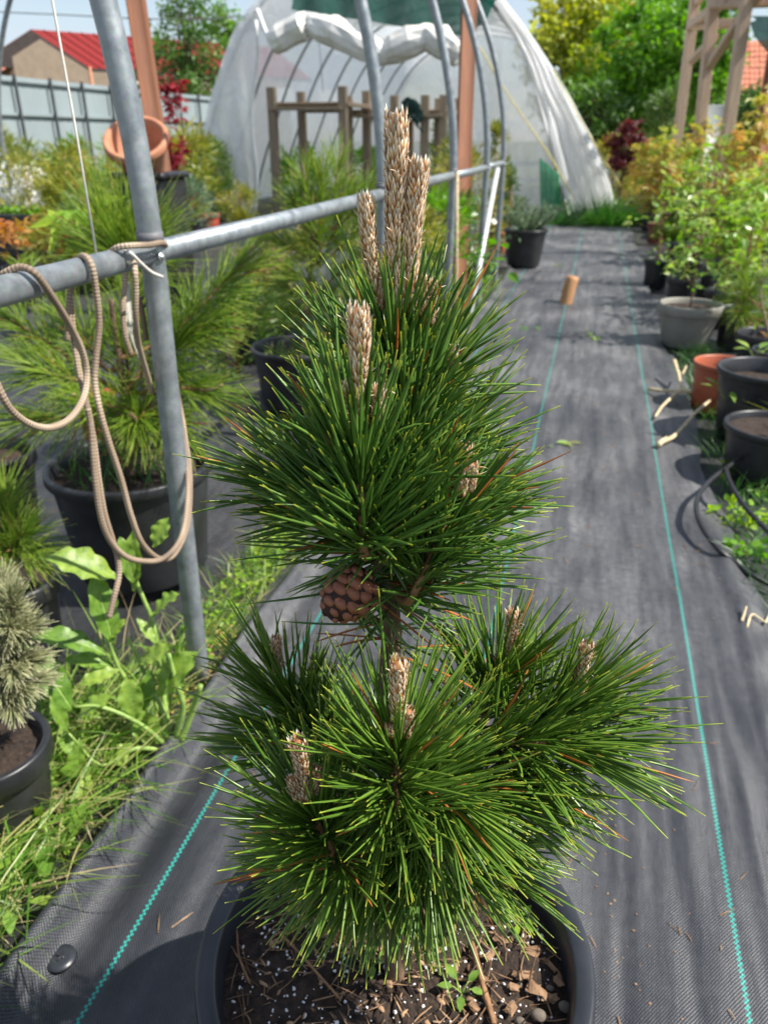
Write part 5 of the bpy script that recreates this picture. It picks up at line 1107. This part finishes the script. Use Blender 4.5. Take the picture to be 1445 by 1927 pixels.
def front(xa, xb, zlo, zhi, seed, amp=.085, yo=0.):
    def f(u, v):
        zl = zlo(u) if callable(zlo) else zlo; zh = zhi(u) if callable(zhi) else zhi
        a_ = xa(v) if callable(xa) else xa; b_ = xb(v) if callable(xb) else xb
        x = a_ + (b_ - a_) * u; z = zl + (zh - zl) * v
        return np.stack([x, PY0 + yo + amp * fnoise(x * 2.6 + seed, z * 1.1, 3) + amp * .7 * np.sin(x * 17 + 2 * fnoise(x, z * 1.5 + seed, 2)) * np.exp(-z * .6) , z], -1)
    return f
zL = np.interp; lo = LPs[:36]; hi = LPs[35:]
def left_x(z): return np.interp(z, LPs[:36, 2], LPs[:36, 0])
def right_x(z): return np.interp(-z, -LPs[34:, 2], LPs[34:, 0])
def hoop_rx(z): return np.interp(-z, -HPs[34:, 2], HPs[34:, 0])
mb = MB(); grid(mb, front(lambda v: left_x(v * 3.0), lambda v: -6.02 + .24 * v + .05 * np.sin(v * 9), 0., 3.0, 2), 50, 60); part(mb, 'front_panel', M['filmside'], pt)
mb = MB(); P = A([(-6.02 + .24 * v + .05 * math.sin(v * 9), PY0 - .03, 3.0 * v) for v in np.linspace(0, 1, 20)]); tube(mb, P, .03, 8); part(mb, 'hem', M['white'], pt)
mb = MB(); grid(mb, lambda u, v: (lambda x, z: np.stack([x, PY0 + .03 * fnoise(x * 2, z * 2, 2), z], -1))(left_x(3.0 + v * .96) + (hoop_rx(3.0 + v * .84) - left_x(3.0 + v * .96)) * u, 2.85 + v * 1.05 + 0 * u), 60, 20); part(mb, 'front_header', M['film'], pt)
mb = MB(); grid(mb, front(lambda v: -2.12 + .1 * np.sin(v * 5), lambda v: hoop_rx(v * 3.0) - .34 * np.exp(-v * 7), 0., 3.0, 7, .07), 50, 60); part(mb, 'front_panel', M['film'], pt)
mb = MB(); grid(mb, lambda u, v: (lambda z: np.stack([hoop_rx(z) + (right_x(z) + .03 - hoop_rx(z)) * u, PY0 - .10 + 1.6 * u * np.exp(-z * .8) + .06 * np.sin(u * 26 + 2 * fnoise(u * 2, z * 2, 2)) + .07 * fnoise(u * 7, z * 2.2, 3), z], -1))(3.3 * v), 60, 90); part(mb, 'front_apron', M['filmwhite'], pt)
mb = MB(); P = A([AY(x, y, PY0 - .25 + random.uniform(-.03, .03)) for x, y in [(510, 86), (514, 82), (530, 72), (548, 60), (570, 50), (581, 44), (588, 46), (604, 52), (630, 60), (655, 74), (684, 90), (716, 101), (728, 98), (745, 90), (772, 78), (800, 70), (808, 72), (830, 78), (850, 92), (866, 102), (869, 104)]])
rr_ = A([.12, .19, .22, .21, .22, .17, .18, .23, .24, .23, .22, .19, .20, .23, .25, .21, .20, .24, .22, .19, .12]); tube(mb, P, rr_ * .95, 13, True, None, .05); part(mb, 'rolled_door', M['roll'], pt, False)
mb = MB(); tube(mb, smoothpath([AY(484, 18, PY0 - .1), AY(500, 60, PY0 - .2), AY(515, 90, PY0 - .25)], 8), .035, 8); part(mb, 'tie_strap', M['white'], pt)
# back wall of film with a doorway
mb = MB(); 
grid(mb, lambda u, v: (lambda x, z: np.stack([x, PY1 - .3 + .04 * fnoise(x * 2, z * 2, 2), z], -1))(-7.3 + 4.1 * u, (3.6 * v) * np.clip((-7.35 - (-7.3 + 4.1 * u)) * 0 + 1, 0, 1)), 20, 20); part(mb, 'back_panel', M['film'], pt)
# green shade net on the front arch
mb = MB()
def netf(u, v):
    edge = AYv = None
    xs = np.interp(u, [0, .25, .45, .62, .8, .92, 1], [548, 640, 720, 800, 868, 912, 935]); ys = np.interp(u, [0, .25, .45, .62, .8, .92, 1], [18, 32, 44, 58, 68, 42, 0])
    P0 = A([[AY(a, b, PY0 - .32) for a, b in zip(r1, r2)] for r1, r2 in zip(xs, ys)])
    top = P0.copy(); top[..., 2] = 4.1 - .25 * (np.abs(u - .45) * 2) ** 2; top[..., 1] = PY0 + .1
    Q = P0 * (1 - v[..., None]) + top * v[..., None]; Q[..., 1] += .06 * np.sin(u * 30 + v * 3) * (1 - v); return Q
grid(mb, netf, 46, 12); solo(mb, 'shade_net', M['net'], 'dark green shade net draped over the top of the polytunnel front', 'shade net', (-3.5, PY0 - .3, 2.9))
mb = MB(); grid(mb, lambda u, v: (lambda z: np.stack([right_x(z) + .035 + 0 * u, PY0 + .6 + 2.2 * u, z], -1))(2.0 + 1.2 * v), 12, 10); solo(mb, 'shade_net', M['net'], 'green shade net lying over the right shoulder of the polytunnel', 'shade net', (-1, PY0 + 1, 2.0))
mb = MB(); grid(mb, lambda u, v: np.stack([-.86 + .34 * u - .10 * v, PY0 - .22 + .03 * np.sin(u * 20), .02 + .95 * v - .25 * v * u], -1), 16, 12); solo(mb, 'green_mesh', M['greenmesh'], 'bright green mesh sheet showing between the tunnel film and its apron', 'mesh', (-.7, PY0 + .35, 0))
for lb, pts in [('yellow guy rope slanting across the polytunnel front', [(902, 88), (960, 185), (1032, 290), (1080, 375)]), ('yellow guy rope along the outer right edge of the polytunnel', [(1040, 130), (1100, 240), (1168, 352)])]:
    mb = MB(); tube(mb, smoothpath([AY(x, y, PY0 - .28) for x, y in pts], 12), .012, 6); solo(mb, 'guy_rope', M['yellowrope'], lb, 'rope')
mb = MB(); tube(mb, [AY(600, 70, PY0 + .5), AY(608, 175, PY0 + .5)], .006, 5); solo(mb, 'hanging_wire', M['wire'], 'thin wire hanging inside the polytunnel from the rolled door', 'wire')
# benches inside
def bench(label, pxs, ytop, ybot, Y, depth, sag=0):
    xs = [AY(p, ytop, Y)[0] for p in pxs]; zt_ = float(AY(pxs[0], ytop + 10, Y)[2]); t = thing('potting_bench', label, 'bench', (xs[0], Y, 0))
    for yy in (Y, Y + depth):
        for x in xs:
            mb = MB(); beam(mb, (x, yy, -.05), (x, yy, zt_ + .18), .15, .15, .008); part(mb, 'post', M['wood_grey'], t, False)
        mb = MB(); beam(mb, (xs[0], yy - .06, zt_ - .18), (xs[-1], yy - .06, zt_ - .18), .20, .05, .004); part(mb, 'beam', M['wood_grey'], t, False)
    k = max(3, int(depth / .16))
    for j in range(k):
        mb = MB(); y = Y + depth * (j + .5) / k; beam(mb, (xs[0] - .1, y, zt_ - .08 + random.uniform(-.01, .01)), (xs[-1] + .1, y, zt_ - .08), .025, .125, .003, roll=(0, 1, 0)); part(mb, 'plank', M['wood_pale'], t, False)
    for x in xs:
        mb = MB(); beam(mb, (x + .06, Y - .05, zt_ - .12), (x + .06, Y + depth + .05, zt_ - .12), .10, .04, .004); part(mb, 'beam', M['wood_grey'], t, False)
    return t
bench('tall grey timber bench with thick posts inside the polytunnel door', [511, 645], 175, 330, 15.2, 1.6)
bench('long timber bench running deeper into the polytunnel', [655, 742, 800, 835], 190, 330, 16.6, 1.4)
q = AY(775, 195, 16.5); mb = MB(); grid(mb, lambda u, v: np.stack([q[0] + (u - .5) * .42 + .05 * np.sin(v * 8), q[1] - .06 + .15 * np.sin(u * 9 + v * 3) * .3, q[2] - (np.abs(u - .35) ** 1.5) * .5 - v * .4 + .12], -1), 14, 12); o = solo(mb, 'dark_cloth', M['darkcloth'], 'dark green cloth hanging over the deep timber bench', 'cloth', q)
sd = o.modifiers.new('thick', 'SOLIDIFY'); sd.thickness = .04
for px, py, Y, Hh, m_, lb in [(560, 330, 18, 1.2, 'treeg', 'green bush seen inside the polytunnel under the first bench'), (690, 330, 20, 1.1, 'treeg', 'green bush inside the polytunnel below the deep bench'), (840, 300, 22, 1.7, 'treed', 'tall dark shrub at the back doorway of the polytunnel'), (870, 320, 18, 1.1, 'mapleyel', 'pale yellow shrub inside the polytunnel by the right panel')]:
    p = AY(px, py, Y); p[2] = -.08; shrub(lb, p, Hh, .5, 1500, m_, .12, .03, shape='ball')

# ================================================================== FENCE, HOUSES, TREES
fa, fb = D(-60, 128, 18.8), D(400, 182, 30.0); fa[2] = fb[2] = 0; fdir = (fb - fa) / np.linalg.norm(fb - fa); FL = np.linalg.norm(fb - fa); fn = A((fdir[1], -fdir[0], 0))
fe = thing('metal_fence', 'pale blue grey sheet metal fence with dark posts behind the nursery beds', 'fence', fa)
np_ = 9; seg = FL / np_; frz = math.atan2(fdir[1], fdir[0])
for k in range(np_):
    def pan(u, v, k=k):
        s = (k + u) * seg; rib = .003 * np.sin(s * 2 * math.pi / .3); P = fa + fdir * s[..., None] - fn * rib[..., None] * -1; P[..., 2] = -.1 + 2.62 * v; return P
    mb = MB(); grid(mb, pan, 60, 2); part(mb, 'panel', M['fence'], fe, False)
    mb = MB(); box(mb, fa + fdir * (k * seg) + fn * .12 + A((0, 0, 1.2)), (.06, .06, 2.7), frz, bev=.004); part(mb, 'post', M['fencepost'], fe, False)
    for z in (1.75, 2.44):
        mb = MB(); box(mb, fa + fdir * ((k + .5) * seg) + fn * .05 + A((0, 0, z)), (seg, .05, .06), frz); part(mb, 'rail', M['fence'], fe, False)
# red roofed house: gable end towards us, long roof running back to the right
hd_ = 44.0
ap = D(82, 58, hd_); el = D(8, 112, hd_ - 1.5); er = D(170, 105, hd_ + 1.0)
gz = (el[2] + er[2]) / 2; wdir = er - el; wdir[2] = 0; Wd = np.linalg.norm(wdir); wdir /= Wd; back = A((-wdir[1], wdir[0], 0)); back = back if back @ FW > 0 else -back
hs = thing('house', 'beige house with a bright red sheet metal gable roof behind the fence', 'house', (el[0], el[1], -.1)); Ln = 12.
c0 = (el + er) / 2; c0[2] = 0; hw = Wd / 2; rz = ap[2]
# let the ridge run to the right and away
back = unit((RW * .82 + FW * .62)[None])[0]
wdir = unit((el - er)[None] * A([[1, 1, 0]]))[0]
mb = MB(); V = [c0 - wdir * (hw - .4), c0 + wdir * (hw - .4)]; V = [v + A((0, 0, -.2)) for v in V] + [v + A((0, 0, gz - .05)) for v in V] + [c0 + A((0, 0, rz - .25))]
V = V + [v + back * Ln for v in V]; mb.addf(A(V), [(0, 1, 3, 4, 2), (5, 7, 9, 8, 6), (0, 2, 7, 5), (1, 6, 8, 3)]); part(mb, 'wall', M['stucco'], hs, False)
for s in (-1, 1):
    mb = MB(); a, b = c0 + A((0, 0, rz)) - back * .6, c0 + wdir * s * (hw + .5) + A((0, 0, gz - .35)) - back * .6; th = A((0, 0, .16)); Vv = [a, b, b + back * (Ln + 1.2), a + back * (Ln + 1.2)]; Vv = Vv + [v - th for v in Vv]
    mb.addf(A(Vv), [(0, 1, 2, 3)]); mb.addf(A(Vv), [(4, 7, 6, 5)])
    rf = part(mb, 'roof', M['redroof'], hs, False)
    mb = MB(); mb.addf(A(Vv) + A((0, 0, -.012)), [(0, 4, 5, 1), (1, 5, 6, 2), (4, 7, 6, 5)]); part(mb, 'eave', M['eave'], rf, False)
    for k in (range(1, 22) if s < 0 else ()):
        mb = MB(); o_ = back * (k * (Ln + 1.2) / 22); beam(mb, a + o_ + A((0, 0, .02)), b + o_ + A((0, 0, .02)), .05, .05, 0); part(mb, 'seam', M['redroof'], rf, False)
sidew = c0 - wdir * (hw - .4)
for k in range(5):
    q = sidew + back * (1.6 + k * 3.1) + A((0, 0, gz - 1.5)); mb = MB(); beam(mb, q, q + back * 1.3, .12, 1.2, 0); wn = part(mb, 'window', M['white'], hs, False)
    mb = MB(); beam(mb, q + back * .12 - wdir * .05, q + back * 1.18 - wdir * .05, .10, 1.0, 0); part(mb, 'pane', M['windowdark'], wn, False)
mb = MB(); q = sidew + back * .2 - wdir * .1; tube(mb, [q + A((0, 0, 0)), q + A((0, 0, gz - .3))], .07, 8); part(mb, 'downpipe', M['terracotta'], hs)
p = D(-25, 130, 46); p[2] = -.1; h2 = thing('house', 'small orange tiled roof edge left of the red roofed house', 'house', p)
mb = MB(); pz = float(D(0, 130, 46)[2]); box(mb, p + A((0, 0, pz / 2)), (5, 4, pz), .4); part(mb, 'wall', M['stucco'], h2, False)
mb = MB(); pr = [A((-2.8, -2.4, pz - .2)), A((2.8, -2.4, pz - .2)), A((2.8, 0, pz + 1.0)), A((-2.8, 0, pz + 1.0)), A((-2.8, 2.4, pz - .2)), A((2.8, 2.4, pz - .2))]; mb.addf(A(pr) + p, [(0, 1, 2, 3), (3, 2, 5, 4)]); part(mb, 'roof', M['tile'], h2, False)
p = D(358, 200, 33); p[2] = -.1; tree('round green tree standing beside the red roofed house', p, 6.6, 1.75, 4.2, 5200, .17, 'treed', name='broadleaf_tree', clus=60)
p = D(440, 200, 36); p[2] = -.1; tree('light green tree top peeping over the polytunnel shoulder', p, 6.3, 1.0, 5.3, 900, .2, 'treeg', clus=24)
mb = MB(); tube(mb, smoothpath([D(-200, 14, 32), D(100, 27, 32), D(300, 36, 32), D(460, 30, 32), D(800, -20, 32)], 30), .02, 5); solo(mb, 'power_line', M['wire'], 'thin power line crossing the sky above the red roof', 'cable')
# ---- right background
for lb, px, hd, Hh, R, zc, n, sz, m_, cl in [
 ('tall yellow green maple right of the polytunnel', 1068, 24, 5.0, 1.35, 3.4, 5200, .20, 'treey', 46), ('dense bright green maple with a rounded crown', 1195, 22, 4.3, 1.6, 2.7, 9500, .17, 'treeg', 70), ('yellow leaved tree top behind the bright green maple', 1120, 30, 5.7, 1.6, 4.0, 4600, .24, 'treey', 40),
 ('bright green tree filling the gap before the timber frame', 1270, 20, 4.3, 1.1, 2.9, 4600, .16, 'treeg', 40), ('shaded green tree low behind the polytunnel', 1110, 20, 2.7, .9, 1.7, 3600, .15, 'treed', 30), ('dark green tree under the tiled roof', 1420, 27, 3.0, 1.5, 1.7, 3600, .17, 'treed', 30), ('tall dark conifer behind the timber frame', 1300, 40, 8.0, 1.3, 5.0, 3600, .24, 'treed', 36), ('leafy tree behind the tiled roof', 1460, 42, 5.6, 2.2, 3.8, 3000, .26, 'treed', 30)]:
    p = D(px, 250, hd); p[2] = -.1; tree(lb, p, Hh, R, zc, n, sz, m_, clus=cl, trunk_r=.07)
p = D(1172, 300, 16.5); p[2] = -.1; tree('dark red leaved maple standing beyond the grass clump', p, 1.6, .36, 1.15, 900, .09, 'darkred', MAPLE, clus=26, trunk_r=.03, name='red_maple')
p = D(1250, 240, 18); p[2] = -.1; shrub('soft green conifer before the timber frame', p, 2.3, .7, 3000, 'green_con', .16, .03)
p = D(1150, 330, 17); p[2] = -.1; shrub('yellow flowering bush beside the polytunnel apron', p, 1.3, .5, 1800, 'gold', .12, .025, shape='ball')
# grey gabled house
p = D(1215, 100, 46); p[2] = -.1; gh = thing('house', 'dark grey steep gabled house half hidden behind the maples', 'house', p); zr = float(D(1205, -30, 46)[2]); ze = float(D(1120, 75, 46)[2])
mb = MB(); hwx = 3.6; V = [A((-hwx, 0, 0)), A((hwx, 0, 0)), A((hwx, 0, ze)), A((0, 0, zr)), A((-hwx, 0, ze))]; V = V + [v + A((0, 9, 0)) for v in V]; mb.addf(A(V) + p, [(0, 1, 2, 3, 4), (5, 9, 8, 7, 6), (0, 5, 6, 1), (1, 6, 7, 2), (0, 4, 9, 5)]); part(mb, 'wall', M['slate'], gh, False)
for s in (-1, 1):
    mb = MB(); beam(mb, p + A((0, -.5, zr + .12)), p + A((s * (hwx + .6), -.5, ze - .35)), .3, .25, 0); part(mb, 'verge_board', M['eave'], gh, False)
    mb = MB(); a, b = A((0, -.4, zr + .1)), A((s * (hwx + .6), -.4, ze - .36)); mb.addf(A([a, b, b + A((0, 9.8, 0)), a + A((0, 9.8, 0))]) + p, [(0, 1, 2, 3)]); part(mb, 'roof', M['slate'], gh, False)
mb = MB(); box(mb, p + A((.3, -.05, zr - 2.3)), (1.3, .12, 1.3)); wn = part(mb, 'window', M['eave'], gh, False); mb = MB(); box(mb, p + A((.3, -.12, zr - 2.3)), (1.05, .06, 1.05)); part(mb, 'pane', M['windowdark'], wn, False)
# orange tiled house: overlapping tile courses
p = D(1400, 170, 34); p[2] = -.1; th_ = thing('house', 'small house with an orange clay tiled roof behind the timber frame', 'house', p); zE = float(D(1400, 166, 34)[2]); zR = float(D(1400, 74, 36.4)[2])
xl_, xr_ = -1.35, 4.2; mb = MB(); box(mb, p + A(((xl_ + xr_) / 2 + .1, 2.4, zE / 2)), (xr_ - xl_ - .5, 4.2, zE)); part(mb, 'wall', M['eave'], th_, False)
rows_, cols_ = 9, 15; slope = A((0, 2.4, zR - zE - .1)); mbt = MB()
def tilef(u, v): return np.stack([(u - .5) * .385, v * 2.4 / rows_ * 1.15, .05 * np.abs(np.sin(u * math.pi * 2)) + v * (zR - zE) / rows_ * 1.15 - .035 * v], -1)
grid(mbt, tilef, 7, 2); tme = mbt.mesh('tile', (0, 0, 0), True); tme.materials.append(M['tile'])
mb = MB(); mb.addf(A([(xl_, 0, zE - .06), (xr_, 0, zE - .06), (xr_, 2.4, zR - .06), (xl_, 2.4, zR - .06), (xr_, 4.8, zE - .06), (xl_, 4.8, zE - .06)]) + p, [(0, 1, 2, 3), (3, 2, 4, 5)]); rf = part(mb, 'roof', M['tile'], th_, False)
for r_ in range(rows_):
    for k in range(cols_):
        o = bpy.data.objects.new('tile', tme); COL.objects.link(o); o.parent = rf; o.location = (xl_ + .19 + k * (xr_ - xl_ - .38) / (cols_ - 1) + random.uniform(-.01, .01), 2.4 * r_ / rows_ - .05, zE + (zR - zE) * r_ / rows_ - 0 + random.uniform(0, .012) )
mb = MB(); box(mb, D(1350, 205, 16) * A((1, 1, 0)) + A((0, 0, .85)), (.42, .25, 1.9), -.1, bev=.02); solo(mb, 'metal_cabinet', M['cabinet'], 'pale grey metal cabinet standing between the timber posts', 'cabinet')
# timber frame
pg = thing('timber_frame', 'unfinished pale timber frame with diagonal braces beyond the maple rows', 'frame', D(1340, 300, 14) * A((1, 1, 0)))
def tb(a, b, w_=.13, nm='beam', ext=0.):
    p, q = D(*a), D(*b)
    if nm == 'post': p[2] = -.1
    mb = MB(); beam(mb, p, q + (q - p) * ext, w_, w_, .008, roll=FW); part(mb, nm, M['wood_pale'], pg, False)
for a, b in [((1329, 231, 13.5), (1345, -30, 13.5)), ((1380, 215, 12.5), (1408, -30, 12.5)), ((1288, 190, 16.0), (1302, 40, 16.0))]: tb(a, b, .15, 'post', .15)
tb((1297, 50, 16.0), (1372, -5, 13.0)); tb((1300, 48, 15.8), (1392, 44, 13.2), .11); tb((1330, 130, 13.5), (1396, 30, 12.6), .11); tb((1300, 115, 15.8), (1345, 70, 13.6), .11); tb((1340, 6, 13.3), (1480, 0, 12.3), .14); tb((1408, 12, 12.6), (1440, -20, 12.2), .10); tb((1310, 2, 16), (1345, -30, 13.5), .11)
mb = MB(); a, b = D(1424, 335, 9.3), D(1452, 150, 9.3); a[2] = -.05; beam(mb, a, b + (b - a) * 1.0, .14, .14, .006, roll=FW); solo(mb, 'wooden_post', M['wood_brown'], 'reddish brown timber post rising among the yellow maples', 'post', a)
mb = MB(); grid(mb, lambda u, v: (lambda px_, py_: A([[D(a, b, 12.2) for a, b in zip(r1, r2)] for r1, r2 in zip(px_, py_)]))(1408 + 90 * u + 14 * np.sin(v * 3) * (1 - u), 30 + (100 * u ** .6 + 12) * v), 14, 12); solo(mb, 'shade_net', M['net'], 'green shade net slung from the timber frame', 'shade net', D(1430, 60, 12.2))
mb = MB(); q = D(1150, 265, 20); q[2] = 0; grid(mb, lambda u, v: np.stack([q[0] + (u - .3) * .9 + .3 * v, q[1] + .3 * np.sin(u * 4), -.1 + v * 1.5 - .5 * u * v], -1), 12, 12); o = solo(mb, 'white_sheet', M['filmwhite'], 'crumpled white sheet standing under the dark red maple', 'sheet')

# ================================================================== RIGHT BED
GP = A((.685, 5.58, -.02)); pot('grey plastic pot with a deep collar beside the path edge', GP, .21, .28, 'greyplastic', .035, .152, .012, .065, segs=56)
sapling('thin birch sapling with glossy leaves in the grey pot', GP + A((0, 0, .24)), .95, .24, 20, 130, .062, 'birch', OVAL, 'birch_sapling', low=.05, r=.006)
T1 = A((.715, 4.16, -.02)); pot('terracotta coloured plastic pot squeezed behind the black pots', T1, .145, .25, 'terraplastic', .12, .12, .01, .03, segs=40)
R3 = A((.825, 3.72, -.02)); pot('deep black pot with only weeds inside next to the terracotta coloured pot', R3, .21, .34, 'blackplastic', .07, .16, .012, .03, segs=48)
R4 = A((.80, 3.25, -.02)); pot('front black pot with sprouting stump standing by the hose', R4, .195, .23, 'blackplastic', .03, .16, .012, .03, segs=48)
R5 = A((1.05, 4.85, -.02)); pot('black pot in the shade behind the grey pot', R5, .18, .26, 'blackplastic', segs=36)
R6 = A((1.02, 4.35, -.02)); pot('black pot with young leafy shoots behind the deep black pot', R6, .15, .28, 'blackplastic', segs=36)
sapling('young leafy shoots over the deep black pot', R6 + A((0, 0, .23)), .22, .14, 7, 26, .07, 'lime', OVAL, 'seedling', 'seedling')
rosette('green sprout in the deep black pot', 1418, 675, .25, 5, .08); rosette('green sprout with long leaves in the front black pot', 1365, 755, .18, 5, .10, T=NARROW)
mb = MB(); tube(mb, [R4 + A((.02, -.05, .19)), R4 + A((-.01, -.06, .36))], [.010, .007], 8); solo(mb, 'stump', M['bark'], 'bare cut stem standing in the front black pot', 'stem', R4 + A((.02, -.05, .19)))
tuft('drooping straw coloured sedge between the two black pots', R3 + A((.18, -.28, .12)), .05, 90, .26, 'mapleclear', 'sedge', .004, 1.2)
pine_plant('soft pale needled pine drooping behind the grey pot', (R5[0] + .02, R5[1], .20), DP([(1405, 540, 0, (0, 0, 1)), (1380, 560, 0, (-.6, 0, .5)), (1430, 560, 0, (.6, 0, .5)), (1395, 590, -.1, (-.2, -.6, .2)), (1420, 600, -.1, (.3, -.5, .1)), (1400, 500, .1, (0, 0, 1)), (1440, 520, 0, (.5, 0, .7))], 4.9), 110, .15, 'needle_yel', .0013, .008, droop=.04, slen=.14)
# big black tub with a handle
tb_ = G(1335, 384, .42); tb_[2] = -.02; tt = pot('wide black rubber tub with a grey handle among the birches', tb_, .50, .46, 'blackplastic', .10, .36, .02, .05, name='rubber_tub', cat='tub', segs=48)
mb = MB(); e = tb_ + A((-.18, -.42, .44)); tube(mb, smoothpath([e, e + A((.05, -.02, .14)), e + A((.2, -.02, .22)), e + A((.36, 0, .12)), e + A((.40, 0, 0))], 14), .022, 8); part(mb, 'handle', M['tubgrey'], tt)
tubsoil = tb_ + A((0, 0, .36))
p = G(1232, 455, 0.); p[2] = -.02; pot('brown red plastic pot with a sprig near the path end', p, .13, .26, 'brownplastic', segs=28); sapling('small sprig in the brown red pot', p + A((0, 0, .2)), .5, .22, 9, 70, .05, 'birch', OVAL, 'sprig', 'sapling', low=.1)
p = G(1275, 475, 0.); p[2] = -.02; pot('black pot with a yellow tipped small pine', p, .15, .22, 'blackplastic', segs=28)
hh = float(p @ FW); pine_plant('small yellow tipped pine between the sprig and the tub', (p[0], p[1], .16), DP([(1265, 430, 0, (0, 0, 1)), (1248, 440, 0, (-.7, 0, .5)), (1285, 440, 0, (.6, 0, .6)), (1262, 450, -.1, (0, -.6, .4))], hh), 150, .17, 'needle_yel', .0024, .008, slen=.12)
for px, py, R, h, lb in [(1195, 335, .17, .75, 'tall black pot standing beyond the grass clump'), (1218, 395, .20, .38, 'black pot with a dark dwarf conifer at the path end'), (1360, 470, .17, .3, 'black pot under the birches near the tub'), (1425, 480, .17, .3, 'black pot at the outer end of the birch row'), (1290, 545, .14, .28, 'black square shouldered pot behind the grey pot'), (1400, 640, .16, .24, 'black pot next to the soft pale pine')]:
    p = G(px, py, 0.); p[2] = -.02; pot(lb, p, R, h, 'blackplastic', segs=28)
p = G(1218, 395, 0.); shrub('dark green dwarf conifer in the pot at the path end', p + A((0, 0, .3)), .55, .32, 1300, 'green_con', .09, .014, shape='ball')
k = 0
for m_, lb, gr, lst, sz in [
 ('mapleyel', 'young maple with yellow and orange spring leaves in the crowded pot rows', 'yellow orange maples in pots', [(1255, 13.0, 1.15), (1300, 14.2, 1.45), (1375, 10.4, 1.4), (1420, 9.4, 1.5), (1445, 10.5, 1.6), (1345, 14.0, 1.5), (1270, 15, 1.3), (1405, 12.5, 1.6), (1205, 15.5, 1.2), (1235, 13.0, 1.25)], .11),
 ('mapleclear', 'young lime yellow maple in the crowded pot rows', 'lime yellow maples in pots', [(1285, 13.2, 1.3), (1340, 14.5, 1.5), (1400, 8.0, 1.0), (1442, 7.4, 1.2), (1310, 15.5, 1.6), (1235, 14.5, 1.3), (1370, 13.0, 1.4), (1435, 12.5, 1.6)], .10),
 ('birch', 'slender birch sapling with fresh green leaves in the crowded pot rows', 'birch saplings in pots', [(1262, 7.9, .95), (1318, 6.8, .9), (1362, 7.2, .95), (1400, 6.3, .95), (1440, 5.6, .95), (1420, 7.4, 1.1), (1440, 6.6, 1.1), (1300, 9.2, 1.1), (1345, 9.8, 1.2)], .075)]:
    for px, Y, Hh in lst:
        p = AY(px, 330, Y); p[2] = -.02; R_ = .13
        if np.linalg.norm((p - tb_)[:2]) < .66: p[1] -= .3
        pot('black nursery pot in the crowded rows of young trees', p, R_, .26, 'blackplastic', group='black nursery pots in rows', segs=22)
        sapling(lb, p + A((0, 0, .21)), (Hh - .2) * random.uniform(.85, 1.15), random.uniform(.24, .38), 16, random.randint(170, 280) if m_ != 'birch' else random.randint(120, 180), sz, m_, MAPLE if m_ != 'birch' else OVAL, 'maple_sapling' if m_ != 'birch' else 'birch_sapling', group=gr, low=.1, stems=2)
# grass clump at the end of the path
def bushgrass(label, p, R, n, L, m):
    mb = MB(); S = soil_spots(n, p, R); d = unit(np.column_stack([(S - p[:2]) / R * .7, np.ones(n)]) + RNG.normal(0, .25, (n, 3))); ln = L * RNG.uniform(.5, 1.15, n)
    fall = unit(d * A((1, 1, 0))) * (ln * RNG.uniform(.1, .6, n))[:, None] - A((0, 0, 1.)) * (ln * RNG.uniform(.05, .5, n))[:, None]; blades(mb, np.column_stack([S, np.full(n, p[2])]), d, ln, fall, .012, 5); return solo(mb, 'grass_clump', M[m], label, 'grass', p)
bushgrass('dense dark green grass clump at the far end of the path', A((.15, 14.4, -.08)), .65, 1500, .62, 'grassdark')
bushgrass('smaller grass clump behind the spruce pot', A((-.75, 13.4, -.08)), .35, 500, .4, 'grassdark')
bushgrass('grass growing along the foot of the polytunnel apron', A((.6, 15.5, -.08)), .55, 700, .5, 'grass')
mb = MB(); q = G(1205, 405, .0); grid(mb, lambda u, v: np.stack([q[0] + (u - .5) * .5, q[1] + (v - .5) * .5, .02 + .22 * np.sin(np.pi * u) * np.sin(np.pi * v) + .05 * fnoise(u * 4, v * 4, 2)], -1), 12, 12); solo(mb, 'plastic_scrap', M['filmwhite'], 'crumpled white plastic scrap lying beside the grass clump', 'plastic')
